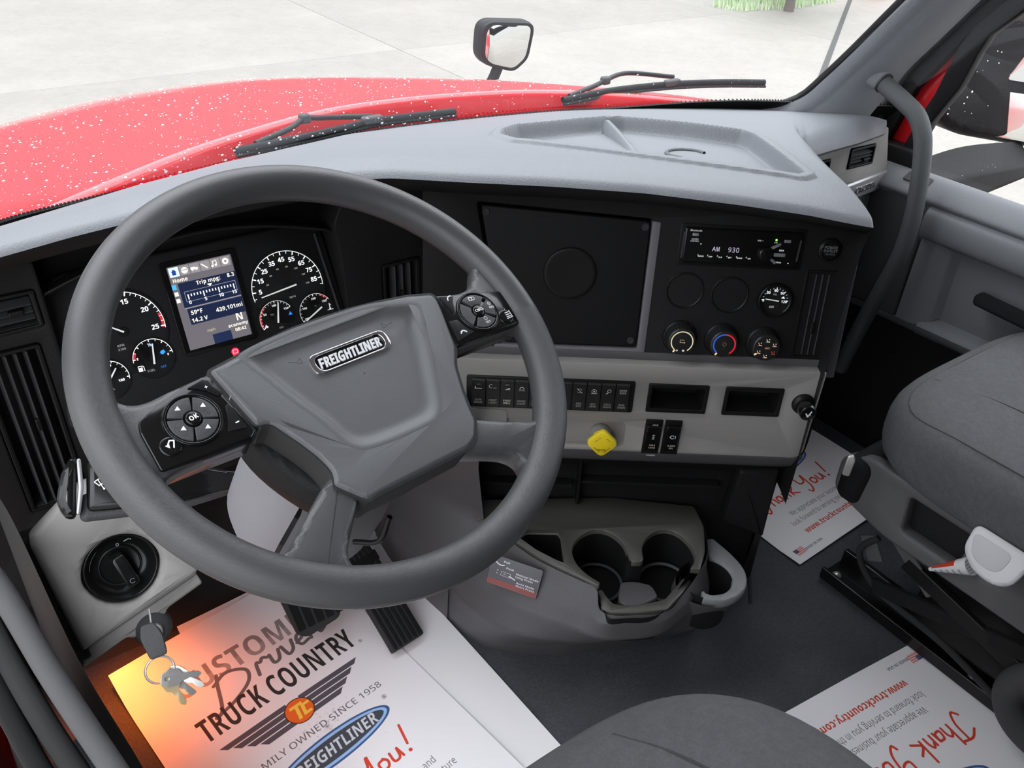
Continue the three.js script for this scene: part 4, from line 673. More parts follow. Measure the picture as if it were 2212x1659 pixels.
  const c = [0.01, -0.02], grow = (k) => inner.map(([x, y]) => [c[0] + (x - c[0]) * k, c[1] + (y - c[1]) * k]);
  pad.holes.push(smooth(grow(1.03), 90));
  { const q = [0.0, -0.045], gp = pad.getPoints(8).map((p) => [q[0] + (p.x - q[0]) * 1.018, q[1] + (p.y - q[1]) * 1.02]); const gs = new THREE.Shape(v2(gp.filter(([x, y], i) => { const [a, b] = gp[(i + 1) % gp.length]; return Math.hypot(x - a, y - b) > 3e-4; }))); gs.holes.push(smooth([[-0.0794, 0.0155], [-0.0474, -0.0439], [-0.0328, -0.0739], [-0.0151, -0.084], [0.032, -0.0812], [0.0565, -0.0718], [0.0674, -0.0438], [0.0867, 0.0304], [0.0337, 0.0385], [-0.0446, 0.0288]].map(([x, y]) => [0.01 + (x - 0.01) * 1.12, -0.02 + (y + 0.02) * 1.12]), 60)); part('cover_gap', slab(gs, -0.03, 0.0069, 0, 1), M.rubber, w); }
  const cover = part('airbag_cover', slab(pad, -0.034, 0.0105, 0.006, 5), M.hub, w);
  // dished centre of the cover: a sloping border and a softly domed middle
  const ring = (k, z) => { const s = new THREE.CatmullRomCurve3(grow(k).map(([x, y]) => V(x, y, z)), true, 'catmullrom', 0.5).getPoints(120); return s; };
  part('cover_centre', grid([ring(1.15, 0.0101), ring(1.115, 0.0108), ring(1.07, 0.0106), ring(1.03, 0.0096), ring(0.985, 0.0074), ring(0.945, 0.0058), ring(0.9, 0.0050), ring(0.84, 0.0048), ring(0.6, 0.0062), ring(0.3, 0.0068), ring(0.01, 0.0070)], {}), M.hub, cover);
  // badge
  const oval = (k, a = 0.0425, b = 0.0108) => { const s = new THREE.Shape(); s.absellipse(0, 0, a * k, b * k - (1 - k) * 0.006, 0, Math.PI * 2, false, 0); return s; };
  const pill = (a, b) => rrect(2 * a, 2 * b, b * 0.98);
  const bz = (g) => g.rotateZ(0.125).translate(0.0068, 0.0035, 0.0052);
  const frame = pill(0.0425, 0.0112); frame.holes.push(pill(0.0365, 0.0078));
  const badge = part('badge', bz(slab(frame, 0, 0.0042, 0.0016, 4, 24)), M.chrome, w, 'chrome oval badge with raised lettering');
  part('badge_field', bz(slab(pill(0.0375, 0.0086), 0, 0.0018, 0.0004, 2, 24)), M.gloss, badge);
  const L = new TextGeometry('FREIGHTLINER', { font: fontBold, size: 0.0098, depth: 0.0012, bevelEnabled: true, bevelThickness: 0.0003, bevelSize: 0.0002, bevelSegments: 1, curveSegments: 4 });
  L.computeBoundingBox(); const bw = L.boundingBox.max.x - L.boundingBox.min.x; L.translate(-bw / 2 - L.boundingBox.min.x, -0.0049, 0.0018); L.scale(0.0665 / bw, 1, 1); L.applyMatrix4(new THREE.Matrix4().makeShear(0, 0, 0.18, 0, 0, 0));
  part('badge_letters', bz(L), std(lin(0.8, 0.81, 0.82), 0.35, { metalness: 0.3 }), badge);
  const hp = print(0.2, 0.06, 6000, (x) => { for (const [u, v, s] of [[-0.045, 0.008, 1], [0.053, 0.0235, -1]]) { line(x, [[u - s * 0.005, v], [u, v - 0.0015], [u + s * 0.004, v + 0.002], [u + s * 0.0045, v - 0.0035], [u, v - 0.0025]], 0.0005, '#2c2f33'); line(x, [[u - s * 0.007, v + 0.0006], [u - s * 0.005, v]], 0.0008, '#2c2f33'); } });
  part('horn_symbol', hp.geo, hp.mat, cover).position.z = 0.0076;
  // left pod
  const lp = [[-0.126, 0.0148], [-0.1443, 0.0098], [-0.1676, -0.0005], [-0.1858, -0.0105], [-0.1878, -0.0198], [-0.1838, -0.0566], [-0.1089, -0.0504], [-0.1038, -0.0455], [-0.1123, -0.0175], [-0.1232, 0.0128]];
  const P1 = part('button_pod', slab(rpoly(lp, 0.003), -0.026, 0.0088, 0.0022, 4), M.gloss, w, 'glossy black left button pod');
  const quad = (cx, cy, r0, r1, a0, a1) => { const s = new THREE.Shape(); s.absarc(cx, cy, r1, a0, a1, false); s.absarc(cx, cy, r0, a1, a0, true); return s; };
  const ringG = (cx, cy) => latheZ([[0.0198, 0.0086], [0.0204, 0.0112], [0.0222, 0.0118], [0.0232, 0.0108], [0.0238, 0.0086]], 56).translate(cx, cy, 0);
  const L0 = [-0.1471, -0.0215], R0 = [0.1549, 0.0121];
  part('pad_ring', ringG(...L0), M.gloss, P1); part('pad_ring', ringG(...R0), M.gloss, w);
  for (let k = 0; k < 4; k++) part('pad_button', slab(quad(...L0, 0.0075, 0.0196, k * Math.PI / 2 + 0.06 - 0.25, (k + 1) * Math.PI / 2 - 0.06 - 0.25), 0.006, 0.0118, 0.0008), M.charcoal, P1);
  part('ok_button', latheZ([[0, 0.0138], [0.005, 0.0134], [0.0066, 0.012], [0.0068, 0.008]], 32).translate(...L0, 0), M.gloss, P1);
  part('back_button', latheZ([[0, 0.0098], [0.0055, 0.0102], [0.0078, 0.0105], [0.0086, 0.0088]], 36).translate(-0.1705, -0.0385, 0), M.gloss, P1);
  part('rocker_button', slab(rpoly([[-0.127, 0.0115], [-0.1415, 0.007], [-0.135, 0.0045], [-0.128, 0.0005], [-0.121, -0.0065], [-0.1165, -0.0055]], 0.001), 0.0084, 0.0098, 0.0005), M.blackSmooth, P1); part('rocker_button', slab(rpoly([[-0.1155, -0.0155], [-0.119, -0.017], [-0.1215, -0.03], [-0.1255, -0.04], [-0.109, -0.041]], 0.001), 0.0084, 0.0098, 0.0005), M.blackSmooth, P1);
  const p1 = print(0.09, 0.08, 8000, (x) => {
    const q = [-0.146, -0.02], g = (x0, y0) => [x0 - q[0], y0 - q[1]];
    for (const [dx, dy, a] of [[-0.009, 0.0105, 0.6], [0.0105, 0.008, 2.2], [-0.0105, -0.0075, 0.9], [0.0075, -0.0115, 2.6]]) { const [u, v] = g(L0[0] + dx, L0[1] + dy); fillp(x, [[u + 0.0026 * Math.cos(1.3), v + 0.0026 * Math.sin(1.3)], [u + 0.0026 * Math.cos(3.4), v + 0.0026 * Math.sin(3.4)], [u + 0.0026 * Math.cos(5.5), v + 0.0026 * Math.sin(5.5)]], '#f4f4f4'); }
    const [ox, oy] = g(...L0); text(x, 'OK', ox, oy, 0.0056, '#fff', 'sans-serif', 'bold', 0.25);
    const [bx, by] = g(-0.1705, -0.0385); line(x, [[bx - 0.0035, by - 0.0015], [bx - 0.0005, by + 0.003], [bx + 0.0028, by + 0.0022], [bx + 0.001, by - 0.0035]], 0.0011, '#eee'); fillp(x, [[bx - 0.005, by - 0.0005], [bx - 0.002, by - 0.0035], [bx - 0.0015, by]], '#eee');
    const [ax, ay] = g(-0.1285, 0.0018); text(x, '+', ax, ay, 0.0055, '#eee'); const [mx, my] = g(-0.1165, -0.036); line(x, [[mx - 0.0012, my], [mx + 0.0012, my + 0.0006]], 0.0011, '#eee'); const [sx, sy] = g(-0.1145, -0.013); line(x, [[sx - 0.001, sy - 0.002], [sx + 0.0018, sy + 0.002]], 0.0004, '#aaa');
  }); part('pod_print', p1.geo, p1.mat, P1).position.set(-0.146, -0.02, 0.0141);
  // right pod
  const rp = [[0.1185, 0.0418], [0.1399, 0.0384], [0.1694, 0.0343], [0.1945, 0.0309], [0.2016, 0.0231], [0.2043, 0.0104], [0.2045, -0.0005], [0.2012, -0.0111], [0.1138, -0.0184], [0.1159, 0.0128]];
  const P2 = part('button_pod', slab(rpoly(rp, 0.003), -0.026, 0.0088, 0.0022, 4), M.gloss, w, 'glossy black right button pod');
  for (const [a0, a1] of [[0.75, 2.3], [2.4, 4.0], [4.1, 5.65], [5.75, 6.93]]) part('pad_button', slab(quad(...R0, 0.0075, 0.0196, a0 + 0.05, a1 - 0.05), 0.006, 0.0118, 0.0008), M.charcoal, P2);
  part('ok_button', latheZ([[0, 0.0138], [0.005, 0.0134], [0.0066, 0.012], [0.0068, 0.008]], 32).translate(...R0, 0), M.gloss, P2);
  part('cruise_button', latheZ([[0, 0.0098], [0.006, 0.0102], [0.0078, 0.01], [0.0086, 0.0088]], 36).translate(0.1845, -0.0005, 0), M.gloss, P2);
  part('call_button', slab(rpoly([[0.1215, 0.0385], [0.1375, 0.036], [0.1335, 0.029], [0.131, 0.02], [0.1275, 0.018]], 0.001), 0.0084, 0.0098, 0.0005), M.blackSmooth, P2); part('end_call_button', slab(rpoly([[0.118, 0.0095], [0.128, 0.009], [0.133, 0.0], [0.14, -0.008], [0.117, -0.0145]], 0.001), 0.0084, 0.0098, 0.0005), M.blackSmooth, P2);
  const p2 = print(0.094, 0.066, 8000, (x) => {
    const q = [0.16, 0.012], g = (x0, y0) => [x0 - q[0], y0 - q[1]], W = '#d8d8d8';
    const [ox, oy] = g(...R0); text(x, 'CNCL', ox, oy, 0.0042, '#fff', 'sans-serif', 'bold', 0.12);
    { const [u, v] = g(0.1525, 0.0262); line(x, [[u - 0.003, v + 0.0018], [u + 0.0005, v + 0.0018], [u + 0.0005, v - 0.0018], [u - 0.003, v - 0.0018]], 0.0008, W, true); arc(x, u + 0.002, v, 0.0018, 0, 6.3, 0.0006, W); }
    { const [u, v] = g(0.1695, 0.0135); arc(x, u, v + 0.003, 0.0018, 0, 6.3, 0.0005, W); disc(x, u, v + 0.003, 0.0006, W); text(x, 'RES', u + 0.0008, v - 0.0018, 0.0036, W); }
    { const [u, v] = g(0.1565, -0.0022); arc(x, u, v + 0.0032, 0.0018, 0, 6.3, 0.0005, W); text(x, 'SET', u + 0.0008, v - 0.0014, 0.0036, W); }
    { const [u, v] = g(0.1285, 0.0325); arc(x, u + 0.002, v - 0.002, 0.0042, 1.4, 3.2, 0.0014, W); }
    { const [u, v] = g(0.1245, -0.0085); arc(x, u, v - 0.001, 0.0034, 0.3, 2.9, 0.0014, W); arc(x, u, v + 0.0005, 0.0015, 0.3, 2.9, 0.0007, W); }
    { const [u, v] = g(0.1845, -0.0005); for (let k = 0; k < 3; k++) line(x, [[u - 0.003, v - 0.003 + k * 0.0024], [u + 0.0018, v - 0.0024 + k * 0.0024]], 0.001, W); line(x, [[u - 0.0035, v - 0.005], [u + 0.0035, v - 0.004], [u + 0.003, v + 0.0035]], 0.0009, W); disc(x, u - 0.001, v + 0.006, 0.0005, W); }
  }); part('pod_print', p2.geo, p2.mat, P2).position.set(0.16, 0.012, 0.0141);
}
{ // column shroud: two shells along the shaft, and the stalk
  const c = thing('steering_column', 'grey steering column shroud in two shells below the wheel hub', 'steering column', whF);
  const shell = (a0, a1, secs, flip) => { const rows = secs.map(([z, rx, ry, cy]) => { const row = []; for (let k = 0; k <= 32; k++) { const a = mix(a0, a1, k / 32), q = 2.6, cs = Math.cos(a), sn = Math.sin(a), m = (Math.abs(cs) ** q + Math.abs(sn) ** q) ** (-1 / q); row.push(V(rx * m * cs, cy + ry * m * sn, z)); } return row; }); return thick(rows, 0.003, { flip }); };
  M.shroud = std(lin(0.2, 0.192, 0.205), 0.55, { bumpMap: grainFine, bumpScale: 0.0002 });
  const up = [[-0.085, 0.02, 0.02, -0.03], [-0.09, 0.055, 0.045, -0.035], [-0.105, 0.07, 0.062, -0.04], [-0.19, 0.079, 0.07, -0.04], [-0.255, 0.08, 0.07, -0.042], [-0.29, 0.07, 0.062, -0.042], [-0.302, 0.045, 0.04, -0.042]];
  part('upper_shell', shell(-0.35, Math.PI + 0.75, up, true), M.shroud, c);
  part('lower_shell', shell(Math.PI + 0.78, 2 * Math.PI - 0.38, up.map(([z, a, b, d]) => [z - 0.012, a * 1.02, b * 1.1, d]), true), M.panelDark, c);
  part('shaft', rod([0, -0.04, -0.34], [0.0, -0.045, -0.5], 0.02, 24), M.rubber, c);
  part('collar', latheZ([[0.02, -0.086], [0.05, -0.086], [0.055, -0.08], [0.055, -0.07], [0.02, -0.068]], 40).translate(0, -0.035, 0), M.black, c);
  part('tilt_lever', tube([[0.0, -0.125, -0.16], [0.012, -0.14, -0.13], [0.02, -0.128, -0.1]], 0.003, 30, 10), M.blackSmooth, c);
}
{
  const A = V(-0.636, 0.612, -0.735), B = V(-0.772, 0.6, -0.816), n = V(0.02, 0.6, 0.72), F = frameOf(A.clone().lerp(B, 0.5), n, A.clone().sub(B));
  const t = thing('stalk', 'thick black wiper stalk with wiper symbol, sticking out left under the wheel', 'control stalk', F);
  part('body', slab(rpoly([[-0.06, -0.026], [0.03, -0.022], [0.085, -0.011], [0.115, -0.009], [0.115, 0.010], [0.085, 0.012], [0.02, 0.024], [-0.06, 0.03]], 0.008), -0.026, 0.006, 0.007, 5), M.gloss, t);
  part('lower_half', slab(rpoly([[-0.066, -0.036], [0.03, -0.03], [0.09, -0.014], [0.09, -0.004], [-0.066, -0.006]], 0.008), -0.03, -0.002, 0.008, 5), M.charcoal, t);
  part('end_cap', slab(rpoly([[-0.088, -0.012], [-0.084, 0.016], [-0.076, 0.032], [-0.069, 0.032], [-0.07, -0.032], [-0.078, -0.032], [-0.084, -0.024]], 0.004), -0.028, 0.006, 0.008, 5), M.gloss, t);
  part('trim_ring', slab(rpoly([[-0.07, 0.03], [-0.066, 0.03], [-0.063, 0.0], [-0.066, -0.028], [-0.07, -0.028], [-0.068, 0.0]], 0.003), -0.02, 0.0075, 0.002), M.silver, t);
  const p = print(0.06, 0.03, 8000, (x) => { arc(x, -0.008, -0.006, 0.012, 0.7, 2.4, 0.001, '#f2f2f2'); arc(x, -0.008, -0.006, 0.006, 0.7, 2.4, 0.001, '#f2f2f2'); line(x, [[-0.0172, 0.0017], [-0.0126, -0.0021]], 0.001); line(x, [[0.0012, 0.0017], [-0.0034, -0.0021]], 0.001); line(x, [[-0.008, -0.006], [-0.014, 0.004]], 0.0009); disc(x, -0.008, -0.0055, 0.001); disc(x, 0.009, 0.002, 0.0028, '#f2f2f2'); fillp(x, [[0.0065, 0.0005], [0.0115, 0.0005], [0.009, -0.003]], '#f2f2f2'); });
  part('symbol', p.geo, p.mat, t).position.set(-0.036, 0.003, 0.0064);
}
// pedals
const ribPad = (name, parent, w, l, n, across, mat) => { const g = part(name, slab(rrect(w, l, 0.004), -0.012, 0, 0.002), mat, parent); return g; };
{
  const bot = V(-0.397, 0.03, -0.852), top = V(-0.352, 0.155, -1.075), dir = top.clone().sub(bot), L = dir.length();
  const F = frameOf(bot.clone().lerp(top, 0.5), V(0.08, 0.86, 0.5), V(1, 0, -0.12)); // v runs up the treadle
  const t = thing('accelerator_pedal', 'long black ribbed accelerator pedal standing on the white paper mat', 'pedal', F);
  part('treadle', slab(rrect(0.066, L * 0.62, 0.004, 0, -L * 0.19), -0.014, 0, 0.002), M.rubber, t);
  part('upper_treadle', slab(rrect(0.06, L * 0.36, 0.004, 0.0, L * 0.33), -0.012, 0.002, 0.002), M.rubber, t);
  for (let i = 0; i < 6; i++) { const r = part('rib', rbox(0.0042, L * 0.6, 0.005, 0.0012, -0.026 + i * 0.0104, -L * 0.19, 0.001), M.black, t); part('rib', rbox(0.0042, L * 0.34, 0.005, 0.0012, -0.024 + i * 0.0096, L * 0.33, 0.003), M.black, t); }
  part('hinge', rbox(0.07, 0.02, 0.012, 0.003, 0, L * 0.135, -0.004), M.blackSmooth, t);
  part('lever', bar([0, L * 0.4, -0.01], [0.01, L * 0.95, 0.02], 0.022, 0.016, 0.004), M.blackSmooth, t);
}
{
  const F = frameOf(V(-0.485, 0.105, -0.95), V(-0.03, 0.72, 0.69), V(1, 0, -0.05));
  const t = thing('brake_pedal', 'black rubber brake pedal, square pad half hidden behind the wheel rim', 'pedal', F);
  part('pad', slab(rpoly([[-0.044, -0.032], [-0.03, -0.042], [0.03, -0.036], [0.046, -0.012], [0.046, 0.06], [-0.05, 0.06]], 0.008), -0.014, 0, 0.003), M.rubber, t);
  for (let i = 0; i < 5; i++) part('tread', rbox(0.012, 0.08, 0.004, 0.001, -0.034 + i * 0.017, 0.012, 0.001), M.black, t);
  part('arm', tube([[0, 0.04, -0.012], [0.0, 0.12, 0.01], [0.01, 0.24, 0.08]], 0.012, 30, 12), M.blackSmooth, t);
}
// ================================================================ paper mats, console, seats, handle
const sheetTex = canvasTex(1024, 1434, (x, W, H) => {
  const k = 1024 / 0.4; x.fillStyle = '#f1eef0'; x.fillRect(0, 0, W, H); x.save(); x.translate(0, H); x.scale(k, k); x.textAlign = 'center'; x.textBaseline = 'middle'; x.lineCap = 'round';
  const squeeze = (s, cx, y, w, h, color, font, weight = 'bold', shear = 0) => { x.save(); x.translate(cx, -y); x.transform(1, 0, -shear, 1, 0, 0); x.font = `${weight} 100px ${font}`; const m = x.measureText(s).width; x.scale(w / m, h / 73); x.fillStyle = color; x.fillText(s, 0, 0); x.restore(); };
  // chrome-grey headline and script
  const gr = x.createLinearGradient(0, -0.505, 0, -0.455); gr.addColorStop(0, '#8b8787'); gr.addColorStop(0.5, '#5e5b5c'); gr.addColorStop(1, '#a09c9c');
  squeeze('CUSTOMER', 0.205, 0.48, 0.275, 0.042, gr, 'sans-serif');
  x.strokeStyle = '#6d6a6b'; x.lineWidth = 0.0065; x.lineJoin = 'round';
  const scr = (pts, w = 0.0062) => { x.lineWidth = w; x.beginPath(); const c = new THREE.CatmullRomCurve3(pts.map(([a, b]) => V(a, b, 0))).getPoints(pts.length * 12); c.forEach((p, i) => (i ? x.lineTo(p.x, -p.y) : x.moveTo(p.x, -p.y))); x.stroke(); };
  scr([[0.098, 0.395], [0.108, 0.398], [0.128, 0.45], [0.135, 0.468]]); scr([[0.122, 0.452], [0.15, 0.463], [0.178, 0.446], [0.172, 0.425], [0.135, 0.404], [0.098, 0.396]]);
  scr([[0.19, 0.421], [0.198, 0.446], [0.203, 0.443], [0.21, 0.449], [0.218, 0.444]]); scr([[0.222, 0.446], [0.222, 0.426], [0.231, 0.427], [0.24, 0.447]]); scr([[0.246, 0.448], [0.25, 0.425], [0.26, 0.43], [0.267, 0.45]]); scr([[0.272, 0.437], [0.287, 0.445], [0.283, 0.453], [0.275, 0.445], [0.277, 0.429], [0.292, 0.431]]); scr([[0.297, 0.43], [0.303, 0.453], [0.306, 0.445], [0.317, 0.449], [0.317, 0.431], [0.327, 0.435]]);
  squeeze('TRUCK COUNTRY', 0.207, 0.386, 0.285, 0.045, '#2c2a2b', 'sans-serif', 'bold'); x.font = '0.01px sans-serif';
  // striped wings and the round mark
  for (const s of [-1, 1]) for (let i = 0; i < 4; i++) { const g = x.createLinearGradient(0, -(0.33 - i * 0.0115), 0, -(0.3185 - i * 0.0115)); g.addColorStop(0, '#55515a'); g.addColorStop(0.5, '#b9b4bd'); g.addColorStop(1, '#6e6a72'); const a = 0.202 + s * 0.012, b = 0.202 + s * (0.128 - i * 0.017), y = 0.343 - i * 0.0115; fillp(x, [[a, y], [b, y], [b - s * 0.01, y - 0.0095], [a, y - 0.0095]], g); }
  disc(x, 0.202, 0.318, 0.0245, '#3a2a20'); disc(x, 0.202, 0.318, 0.0228, '#f2691c'); x.save(); x.transform(1, 0, -0.2, 1, -0.062, 0);
  fillp(x, [[0.186, 0.3315], [0.2085, 0.3315], [0.2085, 0.326], [0.2005, 0.326], [0.2005, 0.303], [0.1945, 0.303], [0.1945, 0.326], [0.186, 0.326]], '#ffd24a'); fillp(x, [[0.2195, 0.3265], [0.2045, 0.3265], [0.2045, 0.3045], [0.2195, 0.3045], [0.2195, 0.3095], [0.2105, 0.3095], [0.2105, 0.3215], [0.2195, 0.3215]], '#ffd24a'); x.restore();
  squeeze('FAMILY OWNED SINCE 1958', 0.207, 0.272, 0.245, 0.0125, '#6a666a', 'sans-serif', 'normal');
  // oval
  x.save(); x.translate(0.207, -0.226); x.fillStyle = '#39598c'; x.beginPath(); x.ellipse(0, 0, 0.105, 0.027, 0, 0, 7); x.fill(); x.fillStyle = '#9fc4f2'; x.beginPath(); x.ellipse(0, 0, 0.1, 0.0235, 0, 0, 7); x.fill(); x.fillStyle = '#41464f'; x.beginPath(); x.ellipse(0, 0, 0.094, 0.0185, 0, 0, 7); x.fill(); x.restore();
  squeeze('FREIGHTLINER', 0.207, 0.226, 0.16, 0.021, '#d9dde2', 'sans-serif', 'bold', 0.15);
  text(x, '®', 0.318, 0.246, 0.011, '#777'); text(x, '®', 0.356, 0.366, 0.009, '#777');
  // hand-drawn thanks
  x.strokeStyle = '#d9412c';
  const R = (pts) => scr(pts, 0.0042), Y = 0.142;
  R([[0.062, Y + 0.026], [0.078, Y + 0.036], [0.1, Y + 0.034]]); R([[0.086, Y + 0.035], [0.083, Y + 0.004], [0.072, Y - 0.012], [0.064, Y - 0.004]]);
  R([[0.1, Y + 0.038], [0.099, Y]]); R([[0.099, Y + 0.01], [0.107, Y + 0.019], [0.112, Y + 0.014], [0.113, Y]]); R([[0.132, Y + 0.016], [0.122, Y + 0.015], [0.12, Y + 0.002], [0.13, Y + 0.003], [0.132, Y + 0.016], [0.134, Y]]); R([[0.142, Y + 0.018], [0.142, Y]]); R([[0.142, Y + 0.01], [0.15, Y + 0.019], [0.154, Y + 0.012], [0.155, Y]]); R([[0.166, Y + 0.038], [0.165, Y]]); R([[0.18, Y + 0.02], [0.167, Y + 0.008], [0.183, Y - 0.002]]);
  R([[0.206, Y + 0.034], [0.208, Y + 0.016], [0.222, Y + 0.018], [0.23, Y + 0.036]]); R([[0.232, Y + 0.036], [0.224, Y - 0.004], [0.212, Y - 0.016], [0.208, Y - 0.008]]);
  R([[0.25, Y + 0.016], [0.24, Y + 0.014], [0.24, Y + 0.001], [0.25, Y + 0.001], [0.254, Y + 0.01], [0.249, Y + 0.017]]); R([[0.262, Y + 0.017], [0.262, Y + 0.001], [0.271, Y + 0.001], [0.276, Y + 0.017]]); R([[0.276, Y + 0.017], [0.278, Y]]); R([[0.303, Y + 0.046], [0.294, Y + 0.012]]); disc(x, 0.291, Y, 0.0032, '#d9412c');
  squeeze('We appreciate your business and', 0.207, 0.106, 0.205, 0.0125, '#7d797d', 'sans-serif', 'normal'); squeeze('look forward to serving you in the future', 0.207, 0.083, 0.25, 0.0125, '#7d797d', 'sans-serif', 'normal');
  squeeze('www.truckcountry.com', 0.195, 0.055, 0.21, 0.0145, '#d0442f', 'sans-serif', 'bold');
  x.fillStyle = '#e08a80'; x.fillRect(0.018, -0.032, 0.027, 0.017); for (let i = 0; i < 4; i++) { x.fillStyle = '#f1dedd'; x.fillRect(0.018, -0.0296 + i * 0.0042, 0.027, 0.0016); } x.fillStyle = '#55567f'; x.fillRect(0.018, -0.032, 0.0115, 0.009);
  text(x, 'MADE IN USA', 0.072, 0.021, 0.0085, '#6a6a7a', 'sans-serif', 'bold');
  x.restore();
  // dirt rubbed into the paper: grey specks and smears with edges of their own
  let s = 5; const r = () => { s = (s * 1664525 + 1013904223) >>> 0; return s / 4294967296; };
  for (let i = 0; i < 160; i++) { const a = r() * 6.28, d = r() * r() * 210; x.globalAlpha = 0.06 + 0.16 * r(); x.fillStyle = '#7c7470'; x.beginPath(); x.ellipse(560 + d * Math.cos(a), 760 + 1.2 * d * Math.sin(a), 2 + 9 * r() * r(), 1.5 + 6 * r() * r(), r() * 3, 0, 7); x.fill(); }
  for (let i = 0; i < 70; i++) { x.globalAlpha = 0.35 * r(); x.fillStyle = '#4c4644'; x.beginPath(); x.arc(360 + 420 * r(), 560 + 460 * r(), 0.8 + 1.8 * r() * r(), 0, 7); x.fill(); }
});
const paperM = std(lin(1), 0.72, { map: sheetTex });
function paperMat(label, B, d, lift = () => 0, mat = paperM) { // B: corner at the print's lower left, d: reading direction
  const t = thing('paper_mat', label, 'paper mat', V(0, 0, 0)), D = V(d[0], 0, d[1]).normalize(), F = V(D.z, 0, -D.x), rows = [], n = 16, m = 22;
  t.position.set(B[0], 0, B[1]);
  for (let j = 0; j <= m; j++) { const row = []; for (let i = 0; i <= n; i++) { const u = i / n * 0.4, v = j / m * 0.56, p = D.clone().multiplyScalar(u).addScaledVector(F, v); p.y = lift(u, v); row.push(p); } rows.push(row); }
  const uv = (q) => [q.clone().setY(0).dot(D) / 0.4, q.clone().setY(0).dot(F) / 0.56];
  part('sheet', thick(rows, 0.0006, { uv }), mat, t);
  return t;
}
paperMat('white paper mat lying blank side up under the printed one, showing right of the pedals', [-0.646, -0.535], [0.9976, -0.07], (u, v) => 0.0022 + 0.05 * sstep(0.45, 0.6, v) ** 2 + 0.002 * Math.sin(u * 9 + v * 5) ** 2, std(lin(0.86, 0.84, 0.85), 0.72));
paperMat('white paper mat with dealer print under orange light, uppermost in the driver footwell', [-0.7146, -0.498], [0.986, -0.165], (u, v) => 0.0058 + 0.05 * sstep(0.45, 0.6, v) ** 2 + 0.002 * Math.sin(u * 9 + v * 5 + 1) ** 2);
paperMat('white thank-you paper mat on the passenger side floor, front of the passenger seat rails', [0.393, -0.612], [1, -0.03], (u, v) => 0.0022 + 0.003 * Math.sin(u * 7 + v * 8) ** 2 + 0.004 * sstep(0.06, 0.0, v));
paperMat('white thank-you paper mat lying upside down between the two seats', [0.424, -0.372], [-0.994, -0.105], (u, v) => 0.0022 + 0.002 * Math.sin(u * 9 + v * 6) ** 2);

